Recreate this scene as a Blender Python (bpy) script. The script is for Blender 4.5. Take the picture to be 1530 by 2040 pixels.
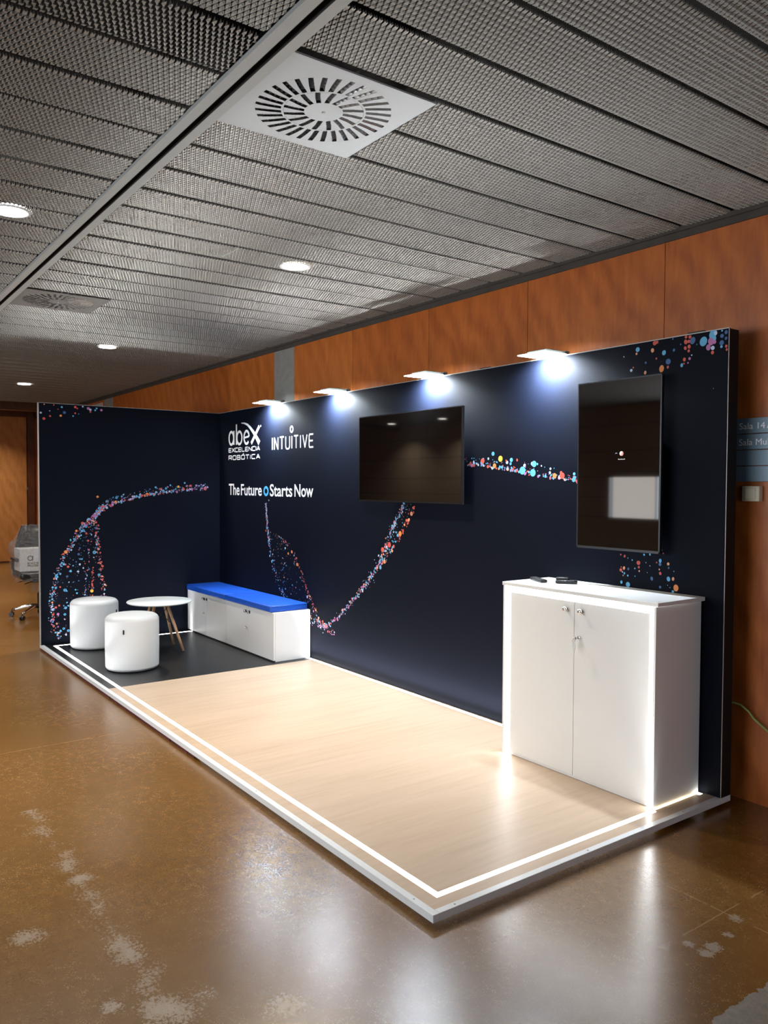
import bpy, bmesh, math, random
from mathutils import Vector, Matrix

# ------------------------------------------------------------------ reset, camera, world, exposure
for o in list(bpy.data.objects):
    bpy.data.objects.remove(o, do_unlink=True)
SC = bpy.context.scene
COL = SC.collection
PI = math.pi

cam_d = bpy.data.cameras.new('camera')
cam_d.sensor_fit = 'VERTICAL'
cam_d.sensor_height = 36.0
cam_d.lens = 36.0 * 1585.1 / 2040.0
cam_d.clip_start = 0.05
cam_d.clip_end = 200
cam = bpy.data.objects.new('camera', cam_d)
COL.objects.link(cam)
CR = ((0.5878645130132892, -0.02939682180835104, 0.8084250993179369),
      (0.8089489448153149, 0.01628087613564664, -0.5876534163556307),
      (0.004113273858732037, 0.9994352204819599, 0.033351477303701006))
mw = Matrix(CR).to_4x4()
mw.translation = Vector((8.1965, -3.7087, 1.6223))
cam.matrix_world = mw
SC.camera = cam

SC.view_settings.view_transform = 'Standard'
SC.view_settings.look = 'None'
SC.view_settings.gamma = 1.0
SC.view_settings.use_curve_mapping = False
SC.view_settings.exposure = 0.25

world = bpy.data.worlds.new('hall_daylight')
SC.world = world
world.use_nodes = True
wb = world.node_tree.nodes['Background']
wb.inputs['Color'].default_value = (0.80, 0.88, 1.0, 1)
wb.inputs['Strength'].default_value = 0.9

try:
    SC.cycles.max_bounces = 10
    SC.cycles.diffuse_bounces = 5
    SC.cycles.glossy_bounces = 4
    SC.cycles.sample_clamp_indirect = 6.0
    SC.cycles.use_denoising = True
    SC.cycles.caustics_reflective = False
    SC.cycles.caustics_refractive = False
except Exception:
    pass

# light levels
SPOT_W = 62.0         # each arm spotlight on the stand wall
STRIP_W = 3.2         # W per metre of floor light strip
STRIP_GLOW = 12.0      # seen brightness of the floor strips
CAB_GLOW = 14.0        # edge light of the cabinet
DOWN_W = 30.0         # ceiling downlights
BAND_FILL_W = 180.0        # added fill band on the far side of the hall, not a seen window
WINDOW_W = 2.0       # daylight through the window across the hall


def area(name, loc, sx, sy, power, color, direction=(0, 0, -1), spread=PI, parent=None):
    d = bpy.data.lights.new(name, 'AREA')
    d.shape = 'RECTANGLE'
    d.size, d.size_y = sx, sy
    d.energy = power
    d.color = color
    d.spread = spread
    o = bpy.data.objects.new(name, d)
    COL.objects.link(o)
    o.location = loc
    o.rotation_euler = Vector(direction).to_track_quat('-Z', 'Y').to_euler()
    if parent is not None:
        o.parent = parent
    return o


# daylight through the window on the far side of the hall, then two added fill lights with no seen source
area('window_daylight', (-0.33, -7.93, 1.43), 1.0, 0.7, WINDOW_W, (0.90, 0.94, 1.0), (0, 1, 0))
area('band_fill_light', (3.4, -7.93, 1.75), 5.6, 1.7, BAND_FILL_W, (0.93, 0.96, 1.0), (0, 1, 0))
area('end_fill_light', (13.0, -4.0, 1.7), 7.0, 2.6, 18.0, (0.82, 0.91, 1.0), (-1, 0.05, 0.22))  # added fill at the open hall end, lifts the ceiling and cabinet side


# ------------------------------------------------------------------ materials
def new_mat(name):
    m = bpy.data.materials.new(name)
    m.use_nodes = True
    nt = m.node_tree
    return m, nt, nt.nodes['Principled BSDF'], nt.nodes, nt.links


def plain(name, col, rough=0.5, metal=0.0, spec=0.5, noise=0.0, scale=40.0, bump=0.0, coat=0.0):
    m, nt, b, N, L = new_mat(name)
    b.inputs['Base Color'].default_value = (*col, 1)
    b.inputs['Roughness'].default_value = rough
    b.inputs['Metallic'].default_value = metal
    b.inputs['Specular IOR Level'].default_value = spec
    b.inputs['Coat Weight'].default_value = coat
    if noise > 0 or bump > 0:
        tc = N.new('ShaderNodeTexCoord')
        nz = N.new('ShaderNodeTexNoise')
        nz.inputs['Scale'].default_value = scale
        nz.inputs['Detail'].default_value = 5
        L.new(tc.outputs['Object'], nz.inputs['Vector'])
        if noise > 0:
            mr = N.new('ShaderNodeMapRange')
            mr.inputs['To Min'].default_value = 1 - noise
            mr.inputs['To Max'].default_value = 1 + noise
            L.new(nz.outputs['Fac'], mr.inputs['Value'])
            mx = N.new('ShaderNodeVectorMath')
            mx.operation = 'SCALE'
            mx.inputs[0].default_value = col
            L.new(mr.outputs['Result'], mx.inputs['Scale'])
            L.new(mx.outputs['Vector'], b.inputs['Base Color'])
        if bump > 0:
            bp = N.new('ShaderNodeBump')
            bp.inputs['Strength'].default_value = bump
            bp.inputs['Distance'].default_value = 0.004
            L.new(nz.outputs['Fac'], bp.inputs['Height'])
            L.new(bp.outputs['Normal'], b.inputs['Normal'])
    return m


def emit(name, col, strength):
    m, nt, b, N, L = new_mat(name)
    b.inputs['Base Color'].default_value = (0.8, 0.8, 0.8, 1)
    b.inputs['Emission Color'].default_value = (*col, 1)
    b.inputs['Emission Strength'].default_value = strength
    return m


def ramp(N, stops):
    r = N.new('ShaderNodeValToRGB')
    e = r.color_ramp.elements
    e[0].position, e[0].color = stops[0][0], (*stops[0][1], 1)
    e[1].position, e[1].color = stops[-1][0], (*stops[-1][1], 1)
    for p, c in stops[1:-1]:
        k = e.new(p)
        k.color = (*c, 1)
    return r


def mapping(N, L, scale, loc=(0, 0, 0)):
    tc = N.new('ShaderNodeTexCoord')
    mp = N.new('ShaderNodeMapping')
    mp.inputs['Scale'].default_value = scale
    mp.inputs['Location'].default_value = loc
    L.new(tc.outputs['Object'], mp.inputs['Vector'])
    return mp.outputs['Vector']


def noise_node(N, L, vec, scale, detail=6, rough=0.6, dist=0.0):
    n = N.new('ShaderNodeTexNoise')
    n.inputs['Scale'].default_value = scale
    n.inputs['Detail'].default_value = detail
    n.inputs['Roughness'].default_value = rough
    n.inputs['Distortion'].default_value = dist
    L.new(vec, n.inputs['Vector'])
    return n.outputs['Fac']


def mixc(N, L, fac, a, b, mode='MIX'):
    m = N.new('ShaderNodeMix')
    m.data_type = 'RGBA'
    m.blend_type = mode
    if isinstance(fac, (int, float)):
        m.inputs[0].default_value = fac
    else:
        L.new(fac, m.inputs[0])
    for k, v in ((6, a), (7, b)):
        if isinstance(v, tuple):
            m.inputs[k].default_value = (*v, 1)
        else:
            L.new(v, m.inputs[k])
    return m.outputs[2]


def math_node(N, L, op, a, b=None, c=None, clamp=False):
    m = N.new('ShaderNodeMath')
    m.operation = op
    m.use_clamp = clamp
    for k, v in enumerate((a, b, c)):
        if v is None:
            continue
        if isinstance(v, (int, float)):
            m.inputs[k].default_value = v
        else:
            L.new(v, m.inputs[k])
    return m.outputs[0]


def mat_plywood(name, c_dark, c_mid, c_light, along='z', coat=0.25):
    m, nt, b, N, L = new_mat(name)
    sc = (1.0, 1.0, 0.16) if along == 'z' else (0.16, 1.0, 1.0)
    v1 = mapping(N, L, sc)
    grain = noise_node(N, L, v1, 22, 6, 0.65, 0.6)
    v2 = mapping(N, L, (1.0, 1.0, 0.55), (3.1, 0, 1.7))
    blot = noise_node(N, L, v2, 3.2, 4, 0.6, 1.6)
    wv = N.new('ShaderNodeTexWave')
    wv.wave_type = 'BANDS'
    wv.bands_direction = 'DIAGONAL'
    wv.inputs['Scale'].default_value = 3.0
    wv.inputs['Distortion'].default_value = 7.0
    wv.inputs['Detail'].default_value = 3
    L.new(v2, wv.inputs['Vector'])
    geo = N.new('ShaderNodeNewGeometry')
    f = math_node(N, L, 'MULTIPLY_ADD', grain, 0.40, math_node(N, L, 'MULTIPLY', blot, 0.30))
    f = math_node(N, L, 'ADD', f, math_node(N, L, 'MULTIPLY', wv.outputs['Fac'], 0.10))
    f = math_node(N, L, 'ADD', f, math_node(N, L, 'MULTIPLY_ADD', geo.outputs['Random Per Island'], 0.16, -0.06))
    r = ramp(N, [(0.26, c_dark), (0.43, c_mid), (0.62, c_light)])
    L.new(f, r.inputs['Fac'])
    L.new(r.outputs['Color'], b.inputs['Base Color'])
    b.inputs['Roughness'].default_value = 0.42
    b.inputs['Specular IOR Level'].default_value = 0.4
    b.inputs['Coat Weight'].default_value = coat
    b.inputs['Coat Roughness'].default_value = 0.3
    return m


def mat_concrete_floor():
    m, nt, b, N, L = new_mat('polished_brown_concrete')
    v = mapping(N, L, (1, 1, 1))
    tc = N.new('ShaderNodeTexCoord')
    sp = N.new('ShaderNodeSeparateXYZ')
    L.new(tc.outputs['Object'], sp.inputs['Vector'])
    big = noise_node(N, L, v, 0.8, 4, 0.55, 0.6)
    mid = noise_node(N, L, v, 9.0, 6, 0.7, 0.3)
    fine = noise_node(N, L, v, 110, 4, 0.75)
    r = ramp(N, [(0.26, (0.095, 0.043, 0.0080)), (0.52, (0.148, 0.071, 0.0135)), (0.80, (0.205, 0.106, 0.026))])
    f = math_node(N, L, 'ADD', math_node(N, L, 'MULTIPLY', big, 0.40),
                  math_node(N, L, 'ADD', math_node(N, L, 'MULTIPLY', mid, 0.28), math_node(N, L, 'MULTIPLY', fine, 0.36)))
    L.new(f, r.inputs['Fac'])
    col = r.outputs['Color']
    # pale flecks of aggregate, gathered in clouds
    vo = N.new('ShaderNodeTexVoronoi')
    vo.inputs['Scale'].default_value = 210
    L.new(v, vo.inputs['Vector'])
    flek = math_node(N, L, 'LESS_THAN', vo.outputs['Distance'], math_node(N, L, 'MULTIPLY', noise_node(N, L, v, 33, 3, 0.7), 0.62))
    keep = math_node(N, L, 'GREATER_THAN', noise_node(N, L, v, 21, 4, 0.75), 0.515)
    cloud = ramp(N, [(0.42, (0, 0, 0)), (0.60, (1, 1, 1))])
    L.new(noise_node(N, L, v, 1.6, 4, 0.6), cloud.inputs['Fac'])
    fk = math_node(N, L, 'MULTIPLY', math_node(N, L, 'MULTIPLY', flek, keep), math_node(N, L, 'MULTIPLY_ADD', cloud.outputs['Color'], 0.42, 0.12))
    col = mixc(N, L, fk, col, (0.46, 0.30, 0.14))
    # worn-through grey patches: a row along the walking line and a few near the stand corner
    brk = math_node(N, L, 'MULTIPLY_ADD', noise_node(N, L, v, 5.5, 3, 0.6), 0.55, math_node(N, L, 'MULTIPLY', noise_node(N, L, v, 75, 5, 0.85), 0.85))
    lineq = math_node(N, L, 'DIVIDE', math_node(N, L, 'ABSOLUTE', math_node(N, L, 'ADD', sp.outputs['Y'], 2.83)), 0.10)
    seg = math_node(N, L, 'MULTIPLY', math_node(N, L, 'GREATER_THAN', sp.outputs['X'], 4.0), math_node(N, L, 'LESS_THAN', sp.outputs['X'], 6.4))
    near = math_node(N, L, 'MULTIPLY', math_node(N, L, 'SUBTRACT', 1.0, lineq, clamp=True), math_node(N, L, 'MULTIPLY', seg, 0.62))
    for (px, py, rr) in ((5.86, -2.83, 0.17), (5.75, -2.965, 0.07), (4.6, -2.82, 0.10), (4.86, -2.83, 0.10), (6.60, -0.907, 0.045), (6.645, -1.03, 0.03), (6.593, -1.197, 0.035), (6.652, -1.142, 0.04), (6.66, -1.20, 0.035), (6.55, -1.29, 0.04), (5.2, -3.1, 0.10), (6.05, -2.53, 0.10)):
        dn = N.new('ShaderNodeVectorMath')
        dn.operation = 'DISTANCE'
        L.new(tc.outputs['Object'], dn.inputs[0])
        dn.inputs[1].default_value = (px, py, 0)
        near = math_node(N, L, 'MAXIMUM', near, math_node(N, L, 'SUBTRACT', 1.0, math_node(N, L, 'DIVIDE', dn.outputs['Value'], rr), clamp=True))
    wsum = math_node(N, L, 'ADD', math_node(N, L, 'MULTIPLY', near, 0.30), brk)
    wr = ramp(N, [(0.84, (0, 0, 0)), (0.96, (1, 1, 1))])
    L.new(math_node(N, L, 'MULTIPLY', wsum, math_node(N, L, 'GREATER_THAN', near, 0.001)), wr.inputs['Fac'])
    worn_f = math_node(N, L, 'MULTIPLY', wr.outputs['Color'], 0.62)
    col = mixc(N, L, worn_f, col, (0.27, 0.235, 0.195))
    # joints and scratched lines
    wob = math_node(N, L, 'MULTIPLY_ADD', noise_node(N, L, v, 6, 3), 0.024, -0.012)
    xx = math_node(N, L, 'ADD', sp.outputs['X'], wob)
    yy = math_node(N, L, 'ADD', sp.outputs['Y'], wob)
    cut = None
    for x0 in (-4.04, -0.51, 3.02, 6.55):
        k = math_node(N, L, 'LESS_THAN', math_node(N, L, 'ABSOLUTE', math_node(N, L, 'SUBTRACT', xx, x0)), 0.003)
        if x0 > 6:
            k = math_node(N, L, 'MULTIPLY', k, math_node(N, L, 'GREATER_THAN', sp.outputs['Y'], -1.3))
        cut = k if cut is None else math_node(N, L, 'MAXIMUM', cut, k)
    k = math_node(N, L, 'LESS_THAN', math_node(N, L, 'ABSOLUTE', math_node(N, L, 'ADD', yy, 0.90)), 0.003)
    k = math_node(N, L, 'MULTIPLY', k, math_node(N, L, 'GREATER_THAN', sp.outputs['X'], 6.30))
    cut = math_node(N, L, 'MAXIMUM', cut, k)
    cutn = math_node(N, L, 'MULTIPLY', cut, math_node(N, L, 'GREATER_THAN', noise_node(N, L, v, 12, 4, 0.7), 0.46))
    col = mixc(N, L, math_node(N, L, 'MULTIPLY', cutn, 0.6), col, (0.33, 0.22, 0.11))
    # long hairline scuffs
    sc = noise_node(N, L, mapping(N, L, (0.35, 1.0, 1.0)), 60, 3, 0.8, 1.2)
    scr = ramp(N, [(0.735, (0, 0, 0)), (0.76, (1, 1, 1))])
    L.new(sc, scr.inputs['Fac'])
    col = mixc(N, L, math_node(N, L, 'MULTIPLY', scr.outputs['Color'], 0.5), col, (0.40, 0.28, 0.16))
    # bare grey screed beyond the ragged coating edge at the near right
    v4 = mapping(N, L, (1, 1, 1), (7.7, 0, 0))
    rag = math_node(N, L, 'MULTIPLY_ADD', noise_node(N, L, v4, 16, 4, 0.6), 0.07, -0.035)
    patch = math_node(N, L, 'GREATER_THAN', math_node(N, L, 'ADD', sp.outputs['X'], rag), 6.875)
    gr = ramp(N, [(0.3, (0.065, 0.052, 0.034)), (0.7, (0.175, 0.145, 0.100))])
    L.new(noise_node(N, L, v, 40, 7, 0.75), gr.inputs['Fac'])
    col = mixc(N, L, patch, col, gr.outputs['Color'])
    L.new(col, b.inputs['Base Color'])
    # sealed gloss with a fine scratched texture
    ro = math_node(N, L, 'ADD', math_node(N, L, 'MULTIPLY_ADD', mid, 0.05, 0.19), math_node(N, L, 'MULTIPLY', fine, 0.05))
    ro = math_node(N, L, 'ADD', ro, math_node(N, L, 'MULTIPLY', worn_f, 0.25))
    ro = math_node(N, L, 'ADD', ro, math_node(N, L, 'MULTIPLY', patch, 0.40))
    L.new(ro, b.inputs['Roughness'])
    b.inputs['IOR'].default_value = 2.05
    b.inputs['Specular IOR Level'].default_value = 0.5
    bp = N.new('ShaderNodeBump')
    bp.inputs['Strength'].default_value = 0.16
    bp.inputs['Distance'].default_value = 0.0015
    L.new(math_node(N, L, 'ADD', math_node(N, L, 'MULTIPLY', mid, 0.5), math_node(N, L, 'MULTIPLY', fine, 1.1)), bp.inputs['Height'])
    L.new(bp.outputs['Normal'], b.inputs['Normal'])
    return m


def mat_laminate():
    m, nt, b, N, L = new_mat('pale_oak_laminate')
    v = mapping(N, L, (1.0, 0.07, 1.0))
    g = noise_node(N, L, v, 26, 6, 0.62, 0.3)
    g2 = noise_node(N, L, mapping(N, L, (1.0, 0.12, 1.0), (5, 2, 0)), 5, 3, 0.5)
    f = math_node(N, L, 'ADD', math_node(N, L, 'MULTIPLY', g, 0.6), math_node(N, L, 'MULTIPLY', g2, 0.4))
    r = ramp(N, [(0.30, (0.40, 0.300, 0.215)), (0.5, (0.47, 0.362, 0.268)), (0.72, (0.53, 0.415, 0.315))])
    L.new(f, r.inputs['Fac'])
    L.new(r.outputs['Color'], b.inputs['Base Color'])
    b.inputs['Roughness'].default_value = 0.38
    b.inputs['Specular IOR Level'].default_value = 0.4
    return m


M = {}
M['floor'] = mat_concrete_floor()
M['laminate'] = mat_laminate()
M['plywood'] = mat_plywood('orange_varnished_plywood', (0.33, 0.080, 0.012), (0.47, 0.128, 0.021), (0.60, 0.190, 0.036))
M['plywood_pale'] = mat_plywood('honey_veneer_door', (0.30, 0.125, 0.032), (0.42, 0.18, 0.05), (0.50, 0.23, 0.07))
M['dark_wood'] = mat_plywood('dark_brown_wood', (0.045, 0.014, 0.004), (0.075, 0.022, 0.006), (0.11, 0.035, 0.010))
M['leg_wood'] = mat_plywood('beech_wood', (0.42, 0.24, 0.13), (0.52, 0.31, 0.18), (0.60, 0.38, 0.23))
M['concrete'] = plain('grey_concrete', (0.26, 0.255, 0.24), 0.85, noise=0.25, scale=14, bump=0.3)
M['plaster'] = plain('beige_wall_boards', (0.36, 0.27, 0.18), 0.7, noise=0.08, scale=8)
M['plenum'] = plain('black_ceiling_void', (0.008, 0.008, 0.008), 0.9, noise=0.2, scale=6)
M['mesh'] = plain('grey_painted_mesh', (0.275, 0.276, 0.266), 0.42, 0.25, 0.5, noise=0.10, scale=3)
M['alu'] = plain('grey_aluminium', (0.36, 0.385, 0.385), 0.45, 0.3, noise=0.05, scale=60)
M['alu_white'] = plain('white_aluminium', (0.66, 0.705, 0.75), 0.28, 0.0, 0.5, noise=0.03, scale=30)
M['edge_alu'] = plain('bright_frame_edge', (0.40, 0.39, 0.38), 0.4, 0.3, noise=0.04, scale=50)
M['slot'] = plain('black_slot', (0.006, 0.006, 0.006), 0.8, noise=0.1)
M['graphic'] = plain('dark_navy_fabric_print', (0.0030, 0.0044, 0.0102), 0.6, 0.0, 0.07, noise=0.08, scale=300, bump=0.05)
M['black_fabric'] = plain('black_side_fabric', (0.004, 0.004, 0.005), 0.75, 0, 0.3, noise=0.1, scale=200)
M['white_print'] = plain('white_print', (0.78, 0.80, 0.84), 0.6, noise=0.02)
M['blue_print'] = plain('blue_ring_print', (0.05, 0.33, 0.70), 0.6, noise=0.02)
M['black_vinyl'] = plain('black_vinyl_floor', (0.0062, 0.0068, 0.0075), 0.36, 0, 0.4, noise=0.2, scale=25, bump=0.05)
M['red_carpet'] = plain('dark_red_underlay', (0.09, 0.015, 0.02), 0.9, noise=0.2, scale=90)
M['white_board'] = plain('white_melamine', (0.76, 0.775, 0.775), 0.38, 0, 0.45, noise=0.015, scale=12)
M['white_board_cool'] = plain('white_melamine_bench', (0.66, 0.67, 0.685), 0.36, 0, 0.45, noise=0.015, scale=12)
M['white_leather'] = plain('white_faux_leather', (0.63, 0.665, 0.70), 0.42, 0, 0.45, noise=0.02, scale=20, bump=0.06)
M['blue_leather'] = plain('royal_blue_faux_leather', (0.008, 0.075, 0.46), 0.40, 0, 0.45, noise=0.05, scale=40, bump=0.10)
M['white_lacquer'] = plain('white_table_lacquer', (0.66, 0.71, 0.73), 0.22, 0, 0.5, noise=0.01)
M['gap'] = plain('dark_joint', (0.03, 0.03, 0.035), 0.8, noise=0.1)
M['chrome'] = plain('polished_chrome', (0.75, 0.74, 0.72), 0.14, 1.0, noise=0.03)
M['black_metal'] = plain('black_powder_coat', (0.012, 0.012, 0.013), 0.4, 0.2, noise=0.1)
M['black_plastic'] = plain('black_plastic', (0.012, 0.012, 0.013), 0.35, 0, 0.5, noise=0.1)
M['grey_plastic'] = plain('grey_button_plastic', (0.10, 0.10, 0.11), 0.5, noise=0.05)
M['tv_body'] = plain('black_tv_housing', (0.008, 0.008, 0.009), 0.32, 0, 0.5, noise=0.1)
M['screen'] = plain('black_screen_glass', (0.0025, 0.0025, 0.0028), 0.03, 0, 1.0, noise=0.02)
M['screen'].node_tree.nodes['Principled BSDF'].inputs['IOR'].default_value = 1.75
M['bezel_grey'] = plain('satin_grey_bezel', (0.06, 0.065, 0.075), 0.3, 0.6, noise=0.03)
M['red_mark'] = emit('red_screen_mark', (0.75, 0.06, 0.03), 0.6)
M['blue_mark'] = emit('blue_screen_mark', (0.05, 0.12, 0.45), 0.5)
M['white_mark'] = emit('white_screen_mark', (0.6, 0.6, 0.6), 0.5)
M['ivory'] = plain('ivory_plastic', (0.62, 0.57, 0.44), 0.45, noise=0.03)
M['sign_blue'] = plain('slate_blue_sign_plate', (0.13, 0.20, 0.265), 0.42, 0.2, noise=0.05)
M['cable'] = plain('yellow_green_cable', (0.26, 0.36, 0.09), 0.45, noise=0.1)
M['led_lens'] = emit('white_light_strip', (1.0, 0.985, 0.95), STRIP_GLOW)
M['led_warm'] = emit('warm_light_leak', (1.0, 0.80, 0.50), 5.0)
M['cab_led'] = emit('white_edge_light', (0.93, 0.97, 1.0), CAB_GLOW)
M['lamp_led'] = emit('cool_white_led', (0.86, 0.95, 1.0), 170)
M['glass_edge'] = emit('lit_frosted_glass', (0.88, 0.98, 0.97), 6.0)
M['down_warm'] = emit('warm_downlight', (1.0, 0.86, 0.66), 7)
M['down_white'] = emit('white_downlight', (1.0, 0.95, 0.88), 9)
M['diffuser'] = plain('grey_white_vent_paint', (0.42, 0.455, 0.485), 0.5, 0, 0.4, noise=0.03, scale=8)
M['diffuser_dim_dusty'] = plain('dim_dusty_vent_paint', (0.15, 0.147, 0.143), 0.6, 0, 0.3, noise=0.06, scale=8)  # far vent: dust and its weaker light both put into the colour
M['vane'] = plain('silver_vent_blade', (0.55, 0.56, 0.57), 0.3, 0.8, noise=0.05)
M['carton'] = plain('white_carton', (0.56, 0.57, 0.58), 0.6, noise=0.04, scale=10)
M['paper'] = plain('pale_blue_paper', (0.60, 0.66, 0.76), 0.6, noise=0.04, scale=10)
M['ink'] = plain('dark_grey_ink', (0.05, 0.05, 0.055), 0.6, noise=0.05)
M['black_leather'] = plain('black_leather', (0.010, 0.010, 0.011), 0.32, 0, 0.5, noise=0.2, scale=60, bump=0.2)
M['d_b'] = plain('sky_blue_dot', (0.10, 0.40, 0.68), 0.6, noise=0.05)
M['d_B'] = plain('deep_blue_dot', (0.035, 0.11, 0.30), 0.6, noise=0.05)
M['d_r'] = plain('coral_dot', (0.56, 0.085, 0.06), 0.6, noise=0.05)
M['d_o'] = plain('peach_dot', (0.75, 0.33, 0.18), 0.6, noise=0.05)
M['d_O'] = plain('orange_dot', (0.72, 0.24, 0.06), 0.6, noise=0.05)
M['d_Y'] = plain('yellow_dot', (0.85, 0.47, 0.06), 0.6, noise=0.05)
M['d_p'] = plain('violet_dot', (0.42, 0.15, 0.38), 0.6, noise=0.05)
M['d_w'] = plain('ice_dot', (0.45, 0.56, 0.78), 0.6, noise=0.05)
DOTS = 'bBroOYpw'


def mat_film():
    m, nt, b, N, L = new_mat('clear_stretch_film')
    b.inputs['Base Color'].default_value = (0.45, 0.46, 0.48, 1)
    b.inputs['Roughness'].default_value = 0.08
    b.inputs['Specular IOR Level'].default_value = 1.0
    v = mapping(N, L, (1, 1, 1))
    n1 = noise_node(N, L, v, 16, 5, 0.7, 1.5)
    al = math_node(N, L, 'MULTIPLY_ADD', n1, 0.75, -0.16, clamp=True)
    L.new(al, b.inputs['Alpha'])
    bp = N.new('ShaderNodeBump')
    bp.inputs['Strength'].default_value = 1.0
    bp.inputs['Distance'].default_value = 0.03
    L.new(n1, bp.inputs['Height'])
    L.new(bp.outputs['Normal'], b.inputs['Normal'])
    return m


M['film'] = mat_film()


# ------------------------------------------------------------------ mesh builder
class MB:
    def __init__(self):
        self.v, self.f, self.m, self.s = [], [], [], []

    def add(self, verts, faces, mi=0, smooth=False):
        o = len(self.v)
        self.v += [tuple(p) for p in verts]
        for f in faces:
            self.f.append([i + o for i in f])
            self.m.append(mi)
            self.s.append(smooth)
        return self

    def box(self, x0, y0, z0, x1, y1, z1, mi=0, bev=0.0, seg=2):
        if bev <= 0:
            v = [(x0, y0, z0), (x1, y0, z0), (x1, y1, z0), (x0, y1, z0), (x0, y0, z1), (x1, y0, z1), (x1, y1, z1), (x0, y1, z1)]
            return self.add(v, [(0, 3, 2, 1), (4, 5, 6, 7), (0, 1, 5, 4), (1, 2, 6, 5), (2, 3, 7, 6), (3, 0, 4, 7)], mi)
        bm = bmesh.new()
        bmesh.ops.create_cube(bm, size=1)
        for p in bm.verts:
            p.co = Vector(((x0 + x1) / 2 + p.co.x * (x1 - x0), (y0 + y1) / 2 + p.co.y * (y1 - y0), (z0 + z1) / 2 + p.co.z * (z1 - z0)))
        bmesh.ops.bevel(bm, geom=bm.edges[:], offset=bev, segments=seg, affect='EDGES', profile=0.5)
        return self.from_bm(bm, mi, seg > 1)

    def from_bm(self, bm, mi=0, smooth=False, mat=None):
        bm.verts.ensure_lookup_table()
        vs = [(mat @ p.co if mat else p.co.copy()) for p in bm.verts]
        fs = [[q.index for q in f.verts] for f in bm.faces]
        bm.free()
        return self.add(vs, fs, mi, smooth)

    def lathe(self, prof, c=(0, 0, 0), n=32, mi=0, smooth=True, axis='z', cap=True):
        vs, fs = [], []
        for r, h in prof:
            for k in range(n):
                a = 2 * PI * k / n
                x, y = r * math.cos(a), r * math.sin(a)
                if axis == 'z':
                    vs.append((c[0] + x, c[1] + y, c[2] + h))
                elif axis == 'y':
                    vs.append((c[0] + x, c[1] - h, c[2] + y))
                else:
                    vs.append((c[0] + h, c[1] + x, c[2] + y))
        for i in range(len(prof) - 1):
            for k in range(n):
                a, b2 = i * n + k, i * n + (k + 1) % n
                fs.append((a, b2, b2 + n, a + n))
        if cap:
            fs.append(tuple(reversed(range(n))))
            fs.append(tuple(range((len(prof) - 1) * n, len(prof) * n)))
        return self.add(vs, fs, mi, smooth)

    def tube(self, pts, r, n=10, mi=0, r2=None):
        pts = [Vector(p) for p in pts]
        vs, fs = [], []
        m = len(pts)
        up = Vector((0, 0, 1))
        for i, p in enumerate(pts):
            d = (pts[min(i + 1, m - 1)] - pts[max(i - 1, 0)]).normalized()
            u = d.cross(up)
            if u.length < 1e-3:
                u = d.cross(Vector((0, 1, 0)))
            u.normalize()
            w = u.cross(d)
            rr = r if r2 is None else r + (r2 - r) * i / (m - 1)
            for k in range(n):
                a = 2 * PI * k / n
                vs.append(p + u * math.cos(a) * rr + w * math.sin(a) * rr)
        for i in range(m - 1):
            for k in range(n):
                a, b2 = i * n + k, i * n + (k + 1) % n
                fs.append((a, b2, b2 + n, a + n))
        fs.append(tuple(reversed(range(n))))
        fs.append(tuple(range((m - 1) * n, m * n)))
        return self.add(vs, fs, mi, True)

    def build(self, name, mats, parent=None, loc=None, autosmooth=True):
        me = bpy.data.meshes.new(name)
        me.from_pydata(self.v, [], self.f)
        if not isinstance(mats, (list, tuple)):
            mats = [mats]
        for m in mats:
            me.materials.append(m)
        me.polygons.foreach_set('material_index', self.m)
        me.polygons.foreach_set('use_smooth', self.s)
        me.update()
        bm = bmesh.new()
        bm.from_mesh(me)
        bmesh.ops.recalc_face_normals(bm, faces=bm.faces[:])
        bm.to_mesh(me)
        bm.free()
        o = bpy.data.objects.new(name, me)
        COL.objects.link(o)
        if loc is not None:
            o.location = loc
        if parent is not None:
            o.parent = parent
        return o


def tag(o, label, cat, group=None):
    o['label'] = label
    o['category'] = cat
    o['kind'] = 'thing'
    if group:
        o['group'] = group
    return o


def thing(name, loc, label, cat, group=None, rz=0.0):
    o = bpy.data.objects.new(name, None)
    o.empty_display_size = 0.1
    COL.objects.link(o)
    o.location = loc
    o.rotation_euler = (0, 0, rz)
    return tag(o, label, cat, group)


def struct(o):
    o['kind'] = 'structure'
    return o


def copy_tree(o, parent=None):
    c = o.copy()
    COL.objects.link(c)
    c.parent = parent
    for ch in [k for k in list(bpy.data.objects) if k.parent == o and k is not c]:
        copy_tree(ch, c)
    return c


# flat lettering strokes: path in 2D -> thin raised ribbon
STROKES = [0]


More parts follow.
